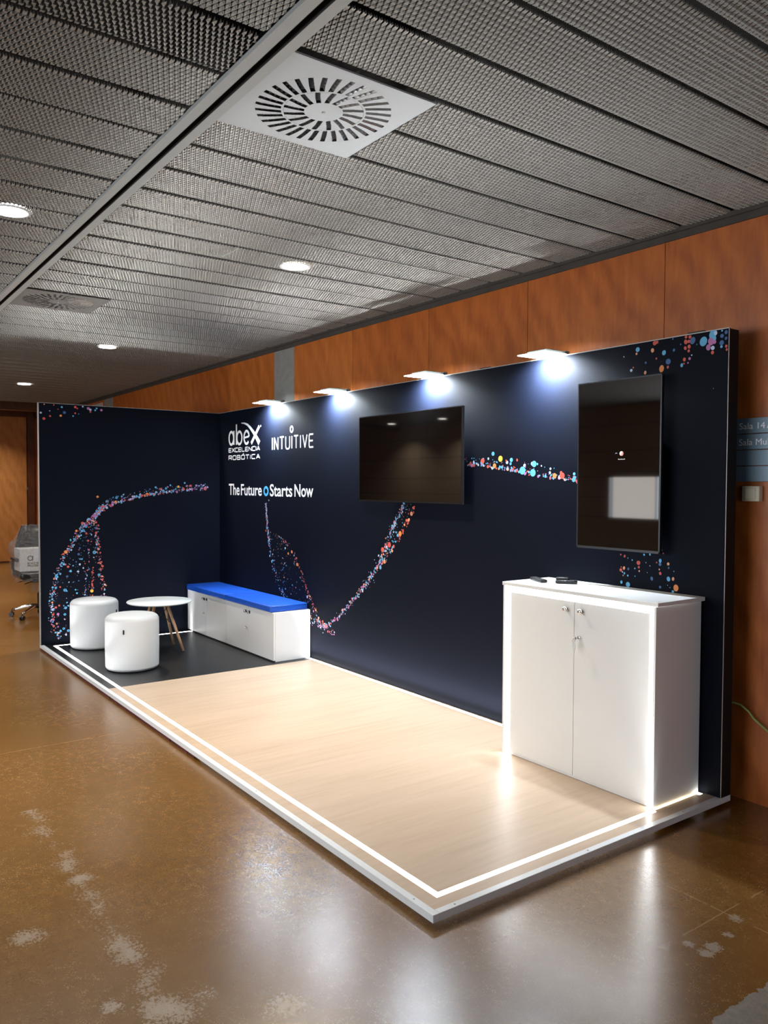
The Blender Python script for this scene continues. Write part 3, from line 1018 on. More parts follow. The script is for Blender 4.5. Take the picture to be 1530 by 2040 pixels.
LOW = [(5.366, 1.238, 'r', 0.0053), (5.392, 1.231, 'r', 0.0062), (5.414, 1.222, 'b', 0.0035), (5.443, 1.213, 'b', 0.0043), (5.484, 1.201, 'r', 0.0122), (5.487, 1.177, 'r', 0.007), (5.49, 1.156, 'o', 0.0052), (5.52, 1.248, 'b', 0.0056), (5.557, 1.252, 'b', 0.0052), (5.63, 1.281, 'r', 0.0042), (5.64, 1.264, 'r', 0.0038), (5.622, 1.223, 'b', 0.0085), (5.621, 1.204, 'B', 0.0085), (5.671, 1.21, 'o', 0.0075), (5.674, 1.189, 'B', 0.0051), (5.617, 1.176, 'o', 0.0043), (5.623, 1.155, 'r', 0.0076), (5.389, 1.164, 'o', 0.0075), (5.368, 1.151, 'r', 0.0089), (5.418, 1.162, 'B', 0.0062), (5.392, 1.135, 'b', 0.0057), (5.384, 1.122, 'o', 0.004), (5.415, 1.124, 'b', 0.0057), (5.461, 1.168, 'b', 0.0048), (5.463, 1.125, 'b', 0.0039), (5.373, 1.083, 'b', 0.0075), (5.417, 1.074, 'b', 0.0141), (5.571, 1.122, 'B', 0.0081), (5.674, 1.13, 'b', 0.0104), (5.702, 1.133, 'o', 0.0076), (5.72, 1.087, 'O', 0.015), (5.702, 1.066, 'b', 0.0075), (5.624, 1.081, 'B', 0.0076), (5.706, 1.174, 'b', 0.0033), (5.533, 1.206, 'w', 0.0026), (5.558, 1.19, 'w', 0.0026), (5.542, 1.152, 'w', 0.0022), (5.67, 1.096, 'w', 0.0025), (5.684, 1.085, 'w', 0.0025), (5.37, 1.168, 'r', 0.0035), (5.379, 1.141, 'w', 0.004), (5.6, 1.212, 'r', 0.0039)]
TOP = [(5.459, 2.372, 'b', 0.0131), (5.452, 2.35, 'o', 0.0065), (5.369, 2.344, 'w', 0.0033), (5.419, 2.263, 'w', 0.0084), (5.432, 2.277, 'r', 0.0047), (5.512, 2.294, 'B', 0.0065), (5.51, 2.241, 'o', 0.0079), (5.567, 2.392, 'r', 0.0119), (5.582, 2.395, 'r', 0.0082), (5.554, 2.355, 'o', 0.0101), (5.625, 2.333, 'b', 0.0118), (5.685, 2.339, 'B', 0.0072), (5.579, 2.308, 'r', 0.0054), (5.652, 2.283, 'B', 0.0153), (5.65, 2.254, 'r', 0.0063), (5.612, 2.25, 'O', 0.0145), (5.755, 2.397, 'r', 0.0079), (5.778, 2.394, 'r', 0.0087), (5.754, 2.372, 'r', 0.0097), (5.772, 2.372, 'r', 0.0088), (5.752, 2.34, 'r', 0.0079), (5.774, 2.345, 'r', 0.0088), (5.772, 2.323, 'r', 0.0071), (5.794, 2.373, 'B', 0.0149), (5.855, 2.36, 'b', 0.0207), (5.905, 2.385, 'b', 0.0193), (5.915, 2.366, 'b', 0.0103), (5.921, 2.393, 'w', 0.0094), (5.896, 2.354, 'p', 0.0154), (5.883, 2.326, 'p', 0.0129), (5.915, 2.349, 'p', 0.0106), (5.907, 2.32, 'w', 0.0103), (5.906, 2.297, 'r', 0.0086), (5.955, 2.339, 'B', 0.0119), (5.954, 2.32, 'b', 0.0068), (5.98, 2.319, 'r', 0.0068), (5.983, 2.302, 'r', 0.0059), (5.956, 2.373, 'B', 0.0102), (5.978, 2.388, 'B', 0.0084), (5.956, 2.399, 'b', 0.0051), (5.978, 2.358, 'B', 0.0068), (5.748, 2.282, 'r', 0.0088), (5.733, 2.254, 'b', 0.0079), (5.778, 2.283, 'p', 0.0071), (5.79, 2.299, 'w', 0.004), (5.769, 2.262, 'p', 0.0044), (5.746, 2.261, 'r', 0.0044), (5.725, 2.363, 'B', 0.0044), (5.818, 2.35, 'B', 0.0039), (5.678, 2.398, 'B', 0.0045), (5.915, 2.116, 'w', 0.0017)]
for i, (u, z, k, r) in enumerate(LOW + TOP):
    dot(dots, u, z, r, k, BP, RNG.uniform(0.95, 1.35), RNG.uniform(-0.4, 0.4), 0.0004 + 0.00001 * i)
dots.build('dot_print', [M['d_' + k] for k in DOTS], bw)

# lettering on the back wall
lt = MB()
sw = 0.0265
# a
stroke(lt, arc(0.304, 2.120, 0.056, 0.068, 0, 360, 28)[:-1], sw, BP, closed=True)
stroke(lt, [(0.366, 2.196), (0.366, 2.048)], 0.028, BP)
# b
stroke(lt, [(0.430, 2.262), (0.430, 2.046)], 0.028, BP)
stroke(lt, arc(0.500, 2.116, 0.060, 0.066, 0, 360, 28)[:-1], sw, BP, closed=True)
# e
stroke(lt, arc(0.668, 2.114, 0.058, 0.066, 5, 320, 26), sw, BP)
stroke(lt, [(0.618, 2.112), (0.725, 2.122)], 0.020, BP)
# x with the long sweeping arm
sweep = [(0.546, 2.268), (0.62, 2.262), (0.69, 2.243), (0.755, 2.208), (0.83, 2.155), (0.90, 2.095), (0.955, 2.043)]
stroke(lt, sweep, 0.008, BP, w_end=0.056)
stroke(lt, [(0.775, 2.046), (0.86, 2.125), (0.955, 2.213)], 0.038, BP)
dot_m = MB()
stroke(lt, arc(0.985, 2.213, 0.008, 0.008, 0, 360, 12)[:-1], 0.004, BP, closed=True)
lt.build('logo_lettering', M['white_print'], bw)


def techno(mb, txt, u0, u1, v0, v1, plane, w, gap=0.24, italic=0.0):
    """square-cut capitals drawn as strokes, fitted to a box"""
    G = {
        'E': [[(0.95, 0), (0.12, 0), (0.0, 0.12), (0.0, 0.88), (0.12, 1), (0.95, 1)], [(0.0, 0.5), (0.85, 0.5)]],
        'X': [[(0, 0), (1, 1)], [(0, 1), (1, 0)]],
        'C': [[(1, 0), (0.15, 0), (0, 0.13), (0, 0.87), (0.15, 1), (1, 1)]],
        'L': [[(0, 1), (0, 0.12), (0.12, 0), (0.95, 0)]],
        'N': [[(0, 0), (0, 1)], [(0, 1), (1, 0)], [(1, 0), (1, 1)]],
        'I': [[(0, 0), (0, 1)]],
        'A': [[(0, 0), (0.5, 1)], [(0.5, 1), (1, 0)], [(0.2, 0.32), (0.8, 0.32)]],
        'R': [[(0, 0), (0, 1), (0.85, 1), (1, 0.88), (1, 0.58), (0.85, 0.45), (0, 0.45)], [(0.55, 0.45), (1, 0)]],
        'O': [[(0.15, 0), (0.85, 0), (1, 0.13), (1, 0.87), (0.85, 1), (0.15, 1), (0, 0.87), (0, 0.13), (0.15, 0)]],
        'B': [[(0, 0), (0, 1), (0.82, 1), (0.95, 0.88), (0.95, 0.62), (0.82, 0.52), (0, 0.52)], [(0.82, 0.52), (1, 0.4), (1, 0.12), (0.85, 0), (0, 0)]],
        'Ó': [[(0.15, 0), (0.85, 0), (1, 0.13), (1, 0.87), (0.85, 1), (0.15, 1), (0, 0.87), (0, 0.13), (0.15, 0)], [(0.45, 1.22), (0.75, 1.42)]],
        'T': [[(0, 1), (1, 1)], [(0.5, 1), (0.5, 0)]],
        'U': [[(0, 1), (0, 0.25), (0.08, 0.08), (0.25, 0), (0.75, 0), (0.92, 0.08), (1, 0.25), (1, 1)]],
        'V': [[(0, 1), (0.5, 0)], [(0.5, 0), (1, 1)]],
    }
    wd = [0.12 if c in 'I' else 1.0 for c in txt]
    tot = sum(wd) + gap * (len(txt) - 1)
    s = (u1 - u0) / tot
    x = u0
    for c, k in zip(txt, wd):
        for st in G[c]:
            p = [(x + (q[0] * k if k == 1 else 0.06) * s + italic * q[1], v0 + q[1] * (v1 - v0)) for q in st]
            stroke(mb, p, w, plane)
        x += (k + gap) * s


lt = MB()
techno(lt, 'EXCELENCIA', 0.240, 0.965, 1.972, 2.012, BP, 0.0105, 0.22)
techno(lt, 'ROBÓTICA', 0.240, 0.965, 1.890, 1.932, BP, 0.0105, 0.36)
lt.build('tagline_lettering', M['white_print'], bw)
lt = MB()
techno(lt, 'INTUITIVE', 1.225, 2.012, 1.966, 2.082, BP, 0.0145, 0.50)
stroke(lt, arc(1.613, 2.146, 0.026, 0.026, 0, 360, 24)[:-1], 0.017, BP, closed=True)
lt.build('partner_lettering', M['white_print'], bw)
for w_, a, b2 in (('The', 0.240, 0.502), ('Future', 0.534, 1.007), ('Starts', 1.180, 1.627), ('Now', 1.668, 2.010)):
    lt = MB()
    text_mesh(lt, w_, a, 1.515 if w_ != 'Starts' else 1.513, b2, 1.630 if w_ != 'The' else 1.633, BP, 0, 0.016)
    lt.build('slogan_word', M['white_print'], bw)
lt = MB()
stroke(lt, arc(1.098, 1.560, 0.042, 0.038, 0, 360, 28)[:-1], 0.024, BP, closed=True)
o = lt.build('slogan_ring', M['blue_print'], bw)
o['label'] = 'blue ring between the words'

# ---- short left wall of the stand
lw_ = thing('display_wall', (0, 0, PT + 0.001), 'short dark stand wall behind the white stools with a fountain of coloured dots', 'display wall')
MB().box(-LTK, YN, 0.0, -0.0005, TK, HW - PT - 0.004).build('frame_body', M['black_fabric'], lw_)
MB().box(-0.0004, YN + 0.003, 0.003, 0.0012, -0.002, HW - PT - 0.004).build('fabric_graphic', M['graphic'], lw_)
ed = MB()
ed.box(-LTK, YN - 0.0015, 0.0, 0.0018, YN + 0.002, HW - PT)
ed.box(-LTK, YN, HW - PT - 0.004, 0.0018, -0.001, HW - PT)
ed.build('frame_edge', M['edge_alu'], lw_)
LP = lambda q, t: (0.0013 + t, q[0], q[1] - PT)
dots = MB()
L1 = [(-0.146, 1.582), (-0.506, 1.555), (-0.834, 1.508), (-1.147, 1.432), (-1.273, 1.382), (-1.349, 1.307)]
L2 = [(-0.146, 1.631), (-0.506, 1.608), (-0.833, 1.571), (-1.146, 1.519), (-1.298, 1.44)]
LL = [(-1.324, 1.342), (-1.398, 1.258), (-1.472, 1.204), (-1.546, 1.071), (-1.633, 0.95), (-1.691, 0.829), (-1.73, 0.707), (-1.759, 0.561), (-1.775, 0.414), (-1.771, 0.265), (-1.744, 0.153), (-1.70, 0.10)]
LR = [(-1.349, 1.292), (-1.335, 1.14), (-1.321, 0.987), (-1.307, 0.859), (-1.288, 0.73), (-1.274, 0.601), (-1.255, 0.45), (-1.25, 0.2)]
M1 = [(-1.41, 1.016), (-1.427, 0.789), (-1.452, 0.639), (-1.468, 0.45)]
M2 = [(-1.378, 0.786), (-1.384, 0.66), (-1.389, 0.5)]
spray(dots, L1, 190, 0.008, LP, 0.004, 0.014, 'bbbwwrropp')
between(dots, L1, L2, 150, LP, 0.003, 0.011, 'bbbwwBrp', bias=3)
spray(dots, L1[4:] + LL[:3], 120, 0.014, LP, 0.005, 0.014, 'bwwppprr')
spray(dots, LL, 260, 0.014, LP, 0.004, 0.012, 'bbbwwBrropp')
spray(dots, LR, 130, 0.013, LP, 0.004, 0.012, 'rrroopbw')
spray(dots, M1, 36, 0.006, LP, 0.004, 0.009, 'rrpbw')
spray(dots, M2, 22, 0.005, LP, 0.004, 0.010, 'rrr')
between(dots, LL, LR, 260, LP, 0.003, 0.012, 'bbbbwwBBrr', bias=4)
LBIG = [(-1.476, 1.233, 'r', 0.0184), (-1.441, 1.197, 'b', 0.0161), (-1.469, 1.158, 'b', 0.0184), (-1.535, 1.157, 'O', 0.0149), (-1.553, 1.072, 'b', 0.016), (-1.639, 0.952, 'O', 0.0205), (-1.362, 0.935, 'b', 0.0209), (-1.618, 0.804, 'r', 0.0159), (-1.658, 0.831, 'b', 0.0148), (-1.73, 0.711, 'b', 0.017), (-1.318, 0.705, 'b', 0.0163), (-1.648, 0.574, 'b', 0.0205), (-1.39, 0.547, 'Y', 0.021), (-1.644, 0.397, 'b', 0.016), (-1.652, 0.333, 'b', 0.016), (-1.621, 0.168, 'b', 0.0172), (-1.694, 0.171, 'b', 0.0148), (-1.504, 0.984, 'B', 0.0115), (-1.515, 0.923, 'B', 0.015), (-1.423, 1.055, 'r', 0.0139), (-1.282, 0.79, 'r', 0.0152), (-1.299, 0.759, 'r', 0.0117), (-1.77, 0.461, 'O', 0.0124), (-1.594, 0.759, 'b', 0.0149), (-1.249, 0.592, 'O', 0.0106), (-1.318, 1.014, 'r', 0.014), (-1.286, 0.651, 'r', 0.0128), (-1.387, 0.615, 'r', 0.0128), (-1.705, 0.425, 'r', 0.0114), (-1.717, 0.341, 'p', 0.0159), (-1.763, 0.34, 'r', 0.0147), (-1.76, 0.288, 'p', 0.0136), (-1.535, 0.535, 'b', 0.0115), (-1.548, 0.57, 'b', 0.0103), (-1.326, 1.495, 'O', 0.0162), (-1.266, 1.396, 'r', 0.0186), (-1.145, 1.443, 'O', 0.0176), (-0.874, 1.506, 'r', 0.0156), (-0.819, 1.523, 'O', 0.0169), (-0.639, 1.548, 'b', 0.0171), (-0.726, 1.592, 'b', 0.0145), (-0.566, 1.614, 'b', 0.0122), (-0.477, 1.599, 'Y', 0.016), (-0.406, 1.639, 'b', 0.0124), (-0.417, 1.572, 'r', 0.016), (-0.339, 1.609, 'r', 0.0174), (-0.273, 1.612, 'p', 0.0149), (-0.167, 1.594, 'p', 0.015), (-0.614, 1.58, 'b', 0.0159), (-0.677, 1.574, 'r', 0.017), (-1.136, 1.486, 'b', 0.0164), (-1.083, 1.498, 'b', 0.0118), (-1.309, 1.379, 'b', 0.0186), (-1.332, 1.348, 'b', 0.0174), (-1.35, 1.308, 'p', 0.0163), (-1.418, 1.271, 'b', 0.015), (-1.491, 1.112, 'b', 0.0115), (-1.342, 1.238, 'r', 0.0128), (-1.345, 1.18, 'B', 0.0139), (-1.664, 0.193, 'b', 0.0159), (-1.718, 0.216, 'p', 0.0113), (-1.756, 0.186, 'r', 0.0102), (-1.291, 0.834, 'r', 0.0105)]
LTOP = [(-1.826, 2.393, 'o', 0.008), (-1.737, 2.393, 'r', 0.008), (-1.663, 2.376, 'b', 0.0121), (-1.858, 2.311, 'w', 0.0126), (-1.83, 2.256, 'r', 0.0173), (-1.773, 2.283, 'r', 0.0121), (-1.674, 2.292, 'O', 0.0148), (-1.639, 2.324, 'B', 0.0176), (-1.536, 2.384, 'r', 0.0149), (-1.517, 2.372, 'r', 0.0109), (-1.557, 2.294, 'b', 0.0096), (-1.537, 2.323, 'r', 0.0109), (-1.504, 2.318, 'B', 0.0082), (-1.41, 2.378, 'p', 0.0192), (-1.39, 2.366, 'w', 0.0151), (-1.329, 2.383, 'b', 0.0124), (-1.343, 2.364, 'b', 0.0111), (-1.282, 2.368, 'p', 0.0152), (-1.464, 2.393, 'w', 0.0096), (-1.699, 2.354, 'r', 0.0067), (-1.776, 2.333, 'w', 0.0067), (-1.39, 2.345, 'r', 0.0124)]
for i, (u, z, k, r) in enumerate(LBIG + LTOP):
    dot(dots, u, z, r * 0.8, k, LP, RNG.uniform(0.85, 1.05), 0, 0.001 + 0.00001 * i)
    if k == 'b' and r > 0.015:
        dot(dots, u, z, r * 0.35, 'B', LP, 1, 0, 0.0022 + 0.00001 * i)
dots.build('dot_print', [M['d_' + k] for k in DOTS], lw_)

# ================================================================== ARM SPOTLIGHTS ON THE WALL TOP


def spotlight(x, label):
    root = thing('arm_spotlight', (x, 0, HW), label, 'spotlight', 'glass spotlights along the wall top')
    MB().box(-0.112, -0.180, 0.004, 0.112, 0.012, 0.010, 0, 0.002, 1).build('glass_plate', M['glass_edge'], root)
    hb = MB().box(-0.075, -0.135, 0.0105, 0.085, 0.05, 0.030, 0, 0.003, 1)
    hb.box(0.03, 0.03, 0.001, 0.085, 0.07, 0.034, 0, 0.002, 1)
    hb.build('housing', M['alu'], root)
    MB().lathe([(0.011, 0.0), (0.011, 0.012), (0.006, 0.015)], (0.03, -0.02, 0.030), 14).build('screw_knob', M['chrome'], root)
    MB().box(-0.075, -0.155, 0.0005, 0.075, -0.025, 0.0035).build('led_panel', M['lamp_led'], root)
    area('spotlight_beam', (0, -0.085, -0.004), 0.14, 0.12, SPOT_W, (0.80, 0.90, 1.0), (0, 0.60, -0.80), math.radians(150), root)
    return root


spotlight(1.27, 'glass arm spotlight over the white logo lettering, farthest of the four')
spotlight(2.42, 'glass arm spotlight between the lettering and the wide screen')
spotlight(3.69, 'glass arm spotlight above the wide screen')
spotlight(4.83, 'glass arm spotlight beside the upright screen, nearest the camera')

# ================================================================== SCREENS


def television(x0, x1, z0, z1, yf, label, grey):
    root = thing('television', ((x0 + x1) / 2, 0, (z0 + z1) / 2), label, 'television', 'screens on the stand wall')
    hw, hh = (x1 - x0) / 2, (z1 - z0) / 2
    b = MB()
    b.box(-hw, yf, -hh, hw, yf + 0.022, hh, 0, 0.003, 1)
    b.box(-hw * 0.8, yf + 0.022, -hh * 0.75, hw * 0.8, yf + 0.05, hh * 0.55, 0, 0.006, 1)
    b.build('housing', M['tv_body'], root)
    bz = 0.009
    MB().box(-hw + bz, yf - 0.0008, -hh + bz * 1.6, hw - bz, yf + 0.0005, hh - bz).build('screen', M['screen'], root)
    e = MB()
    e.box(-hw, yf - 0.0015, -hh, hw, yf - 0.0001, -hh + bz * 1.2)
    e.box(hw - bz * 0.6, yf - 0.0015, -hh, hw, yf - 0.0001, hh)
    e.box(-hw, yf - 0.0015, -hh, -hw + bz * 0.6, yf - 0.0001, hh)
    e.box(-hw, yf - 0.0015, hh - bz * 0.6, hw, yf - 0.0001, hh)
    e.build('bezel', M['bezel_grey'] if grey else M['tv_body'], root)
    MB().box(-0.18, yf + 0.05, -0.15, 0.18, -0.0022, 0.15).build('wall_bracket', M['black_metal'], root)
    return root


television(2.868, 4.115, 1.495, 2.169, -0.085, 'wide black television on the navy wall reflecting the hall', False)
tv2 = television(5.118, 5.674, 1.268, 2.213, -0.085, 'upright black television above the white cabinet with a tiny red mark', True)
mk = MB()
mk.lathe([(0.013, 0), (0.013, 0.0004)], (0.03, -0.0860, 0.062), 20, axis='y')
mk.build('red_mark', M['red_mark'], tv2)
mk = MB()
TP = lambda q, t: (q[0], -0.0860 - t, q[1])
stroke(mk, arc(-0.005, 0.058, 0.007, 0.008, 30, 150, 8), 0.003, TP, t=0.0003)
mk.build('blue_mark', M['blue_mark'], tv2)
mk = MB()
for k in range(7):
    stroke(mk, [(0.008 + k * 0.0066, 0.0285), (0.0105 + k * 0.0066, 0.0325 if k % 3 else 0.035)], 0.0018, TP, t=0.0003)
    stroke(mk, [(0.0105 + k * 0.0066, 0.0325), (0.0125 + k * 0.0066, 0.0285)], 0.0018, TP, t=0.0003)
mk.build('caption_mark', M['white_mark'], tv2)

# ================================================================== LIT CABINET
cab = thing('storage_cabinet', (5.357, -0.20, PT), 'tall white two-door cabinet with glowing edges under the upright television', 'cabinet')
CX0, CX1, CY0, CY1 = 4.838 - 5.357, 5.878 - 5.357, -0.396 + 0.20, -0.018 + 0.20
ctop = 1.038 - PT
b = MB()
b.box(CX0, CY0, 0.0, CX0 + 0.012, CY1, ctop)
b.box(CX1 - 0.012, CY0, 0.0, CX1, CY1, ctop)
b.box(CX0 + 0.012, CY1 - 0.01, 0.0, CX1 - 0.012, CY1, ctop)
b.box(CX0 + 0.012, CY0 + 0.03, 0.0, CX1 - 0.012, CY1 - 0.01, 0.03)
b.box(CX0 + 0.012, CY0 + 0.06, 0.03, CX1 - 0.012, CY1 - 0.01, ctop - 0.002)
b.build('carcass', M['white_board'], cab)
MB().box(CX0 - 0.004, CY0 - 0.006, ctop + 0.002, CX1 + 0.014, CY1 + 0.012, ctop + 0.022, 0, 0.0015, 1).build('top_panel', M['white_board'], cab)
DX0, DX1, DXM = 4.895 - 5.357, 5.842 - 5.357, 5.3695 - 5.357
dz0, dz1 = 0.016, 1.004 - PT
dy = CY0 + 0.004
MB().box(DX0, dy + 0.004, 0.001, DX1, dy + 0.03, 0.0145).build('plinth', M['white_board'], cab)
MB().box(DX0 - 0.004, dy + 0.02, dz0 - 0.004, DX1 + 0.004, dy + 0.03, dz1 + 0.006).build('shadow_gap', M['gap'], cab)
for (a, b2, kx) in ((DX0, DXM - 0.0012, 5.320 - 5.357), (DXM + 0.0012, DX1, 5.423 - 5.357)):
    dr = MB().box(a, dy, dz0, b2, dy + 0.018, dz1, 0, 0.0008, 1).build('door', M['white_board'], cab)
    kb = MB().lathe([(0.006, 0.0), (0.006, 0.010), (0.0125, 0.014), (0.015, 0.021), (0.013, 0.027), (0.006, 0.029)], (kx, dy, 0.958 - PT), 20, axis='y')
    kb.build('knob', M['chrome'], dr)
lk = MB().lathe([(0.011, 0.0), (0.011, 0.004), (0.0085, 0.006)], (5.405 - 5.357, dy, 0.815 - PT), 20, axis='y')
lk.build('lock', M['chrome'], cab)
gl = MB()
gl.box(CX0 + 0.012, CY0 + 0.002, 0.0, DX0 - 0.003, CY0 + 0.05, ctop - 0.001)
gl.build('light_edge', M['cab_led'], cab)
gl = MB()
gl.box(DX1 + 0.003, CY0 + 0.002, 0.0, CX1 - 0.012, CY0 + 0.05, ctop - 0.001)
gl.build('light_edge', M['cab_led'], cab)
gl = MB()
gl.box(DX0 - 0.0028, CY0 + 0.002, dz1 + 0.008, DX1 + 0.0028, CY0 + 0.05, ctop - 0.001)
gl.build('light_edge', M['cab_led'], cab)

# key with a white tag left in the lock
ky = thing('key_with_tag', (5.405, -0.392 - 0.006, 0.815), 'silver key with white plastic tag hanging in the cabinet lock', 'key')
kk = MB().box(-0.0012, -0.022, -0.004, 0.0012, 0.001, 0.004)
kk.lathe([(0.0105, -0.0012), (0.0105, 0.0012)], (0, -0.031, 0), 18, axis='x')
kk.build('key', M['chrome'], ky)
rg = MB().tube([(0, -0.037 + 0.010 * math.sin(a), -0.012 + 0.012 * math.cos(a)) for a in [2 * PI * k / 20 for k in range(21)]], 0.0012, 6)
rg.build('key_ring', M['chrome'], ky)
tg = MB()
prof = [(-0.010, -0.022), (0.010, -0.022), (0.010, -0.040), (0.006, -0.055), (0.003, -0.078), (-0.003, -0.078), (-0.006, -0.055), (-0.010, -0.040)]
n = len(prof)
tg.add([(p[0], -0.037, p[1]) for p in prof] + [(p[0], -0.033, p[1]) for p in prof], [tuple(range(n)), tuple(range(2 * n - 1, n - 1, -1))] + [(k, (k + 1) % n, n + (k + 1) % n, n + k) for k in range(n)])
tg.build('tag', M['white_lacquer'], ky)

# two remote controls on the cabinet top
CT = PT + ctop + 0.022
rc = thing('remote_control', (4.945, -0.215, CT), 'slim black remote control lying at the left of the white cabinet top', 'remote control', None, math.radians(-24))
MB().box(-0.085, -0.021, 0.0, 0.085, 0.021, 0.018, 0, 0.006, 2).build('body', M['black_plastic'], rc)
bt = MB()
for i in range(8):
    for j in range(3):
        bt.lathe([(0.0035, 0), (0.0035, 0.0014)], (-0.065 + i * 0.017, -0.011 + j * 0.011, 0.018), 8)
bt.build('button', M['grey_plastic'], rc)
rc = thing('remote_control', (5.115, -0.165, CT), 'chunky black remote control standing nearer the middle of the white cabinet top', 'remote control', None, math.radians(38))
b = MB()
b.box(-0.062, -0.026, 0.0, 0.062, 0.026, 0.020, 0, 0.008, 2)
b.box(-0.060, -0.018, 0.018, 0.015, 0.018, 0.036, 0, 0.008, 2)
b.build('body', M['black_plastic'], rc)
bt = MB()
for i in range(3):
    for j in range(2):
        bt.lathe([(0.004, 0), (0.004, 0.0014)], (0.024 + i * 0.013, -0.009 + j * 0.018, 0.020), 8)
bt.build('button', M['grey_plastic'], rc)

# ================================================================== LOW BENCH CABINETS + CUSHIONS


def low_cabinet(x0, x1, label):
    root = thing('low_cabinet', ((x0 + x1) / 2, -0.195, PT), label, 'cabinet', 'low white cabinets under the blue cushions')
    w_ = (x1 - x0) / 2
    y0, y1, h = -0.378 + 0.195, -0.05 + 0.240, 0.438
    b = MB()
    b.box(-w_ + 0.0005, y0 + 0.018, 0.0, w_ - 0.0005, 0.14, h, 0, 0.001, 1)
    b.box(-w_ + 0.0005, 0.14, 0.0006, w_ - 0.0005, 0.19, h, 0)
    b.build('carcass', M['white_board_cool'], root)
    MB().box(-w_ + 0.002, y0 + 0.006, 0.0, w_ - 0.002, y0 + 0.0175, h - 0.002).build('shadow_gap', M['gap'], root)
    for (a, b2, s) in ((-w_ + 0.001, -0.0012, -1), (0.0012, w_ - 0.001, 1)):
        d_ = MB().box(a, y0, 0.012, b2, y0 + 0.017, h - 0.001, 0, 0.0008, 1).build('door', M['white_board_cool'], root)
        kx = s * 0.036 - 0.02
        kb = MB().lathe([(0.006, 0), (0.006, 0.008), (0.012, 0.011), (0.0135, 0.019), (0.009, 0.023)], (kx, y0, 0.388), 18, axis='y')
        kb.build('knob', M['chrome'], d_)
        pl_ = MB().lathe([(0.015, 0.0), (0.015, 0.002)], (kx, y0, 0.388), 18, axis='y')
        pl_.build('knob_plate', M['black_metal'], d_)
    l_ = MB().lathe([(0.010, 0), (0.010, 0.004), (0.007, 0.006)], (-0.055, y0, 0.238), 18, axis='y')
    l_.box(-0.045, y0 - 0.02, 0.235, -0.03, y0 - 0.0002, 0.241)
    l_.build('lock', M['chrome'], root)
    return root


low_cabinet(0.004, 0.982, 'low white two-door cabinet in the inner corner of the stand')
low_cabinet(0.983, 1.962, 'low white two-door cabinet at the open end of the bench, end panel showing')


def cushion(x0, x1, label):
    b = MB().box(x0, -0.392, PT + 0.439, x1, -0.012, PT + 0.497, 0, 0.010, 3)
    o = b.build('bench_cushion', M['blue_leather'])
    tag(o, label, 'cushion', 'blue bench cushions')
    pp = MB()
    for z in (PT + 0.447, PT + 0.4885):
        pp.tube([(x0 + 0.004, -0.3925, z), (x1 - 0.004, -0.3925, z)], 0.0022, 6)
        pp.tube([(x1 + 0.0002, -0.386, z), (x1 + 0.0002, -0.02, z)], 0.0022, 6)
    pp.build('piping', M['blue_leather'], o)
    return o


cushion(0.004, 0.962, 'blue bench cushion at the wall end, touching the short stand wall')
cushion(0.965, 1.928, 'blue bench cushion at the open end, nearest the oak floor')

# ================================================================== STOOLS


def pouf(x, y, rz, label):
    root = thing('pouf_stool', (x, y, PT), label, 'stool', 'white drum stools')
    R_, H_ = 0.222, 0.478
    prof = [(R_ - 0.012, 0.010)]
    for k in range(7):
        a = PI / 2 * k / 6
        prof.append((R_ - 0.018 + 0.016 * math.sin(a), 0.030 - 0.018 * math.cos(a)))
    prof.append((R_ + 0.001, 0.20))
    for k in range(10):
        a = PI / 2 * k / 9
        prof.append((R_ - 0.055 + 0.055 * math.cos(a), H_ - 0.062 + 0.048 * math.sin(a)))
    prof += [(0.12, H_ - 0.006), (0.06, H_ - 0.002), (0.004, H_)]
    MB().lathe(prof, (0, 0, 0), 64).build('body', M['white_leather'], root)
    MB().lathe([(R_ - 0.016, 0.0), (R_ - 0.016, 0.013)], (0, 0, 0), 48).build('base', M['black_plastic'], root)
    a = rz
    c, s = math.cos(a), math.sin(a)
    tb = MB()
    u = Vector((-s, c, 0))
    n_ = Vector((c, s, 0))
    p = n_ * (R_ + 0.0005)
    vs = []
    for dz in (0.325, 0.362):
        for du in (-0.005, 0.005):
            for dn in (-0.004, 0.006):
                vs.append(p + u * du + n_ * dn + Vector((0, 0, dz)))
    tb.add(vs, [(0, 1, 3, 2), (4, 6, 7, 5), (0, 4, 5, 1), (2, 3, 7, 6), (0, 2, 6, 4), (1, 5, 7, 3)])
    tb.build('fabric_tab', M['black_fabric'], root)
    return root


pouf(1.440, -1.462, math.radians(-36), 'white drum stool standing in front, nearer the platform edge')
pouf(0.335, -1.462, math.radians(47), 'white drum stool at the back, against the dotted wall')

# ================================================================== SIDE TABLE
tb = thing('round_side_table', (0.865, -1.01, PT), 'round white side table with wooden legs between the stools and bench', 'table')
prof = [(0.272, 0.452), (0.292, 0.456), (0.300, 0.464), (0.296, 0.470), (0.02, 0.471)]
MB().lathe(prof, (0, 0, 0), 72).build('tabletop', M['white_lacquer'], tb)
hb = MB().box(-0.09, -0.09, 0.438, 0.09, 0.09, 0.4515)
hb.build('mount_plate', M['black_metal'], tb)
la = math.radians(-8)
feet, tops = [], []
for k, a in enumerate((45, 135, 225, 315)):
    a = math.radians(a) + la + 0.02
    f_ = Vector((0.255 * math.cos(a), 0.255 * math.sin(a), 0.0045))
    t_ = Vector((0.085 * math.cos(a), 0.085 * math.sin(a), 0.438))
    feet.append(f_)
    tops.append(t_)
    MB().tube([f_, f_.lerp(t_, 0.5), t_], 0.0115, 14, 0, 0.0155).build('leg', M['leg_wood'], tb)
br = MB()
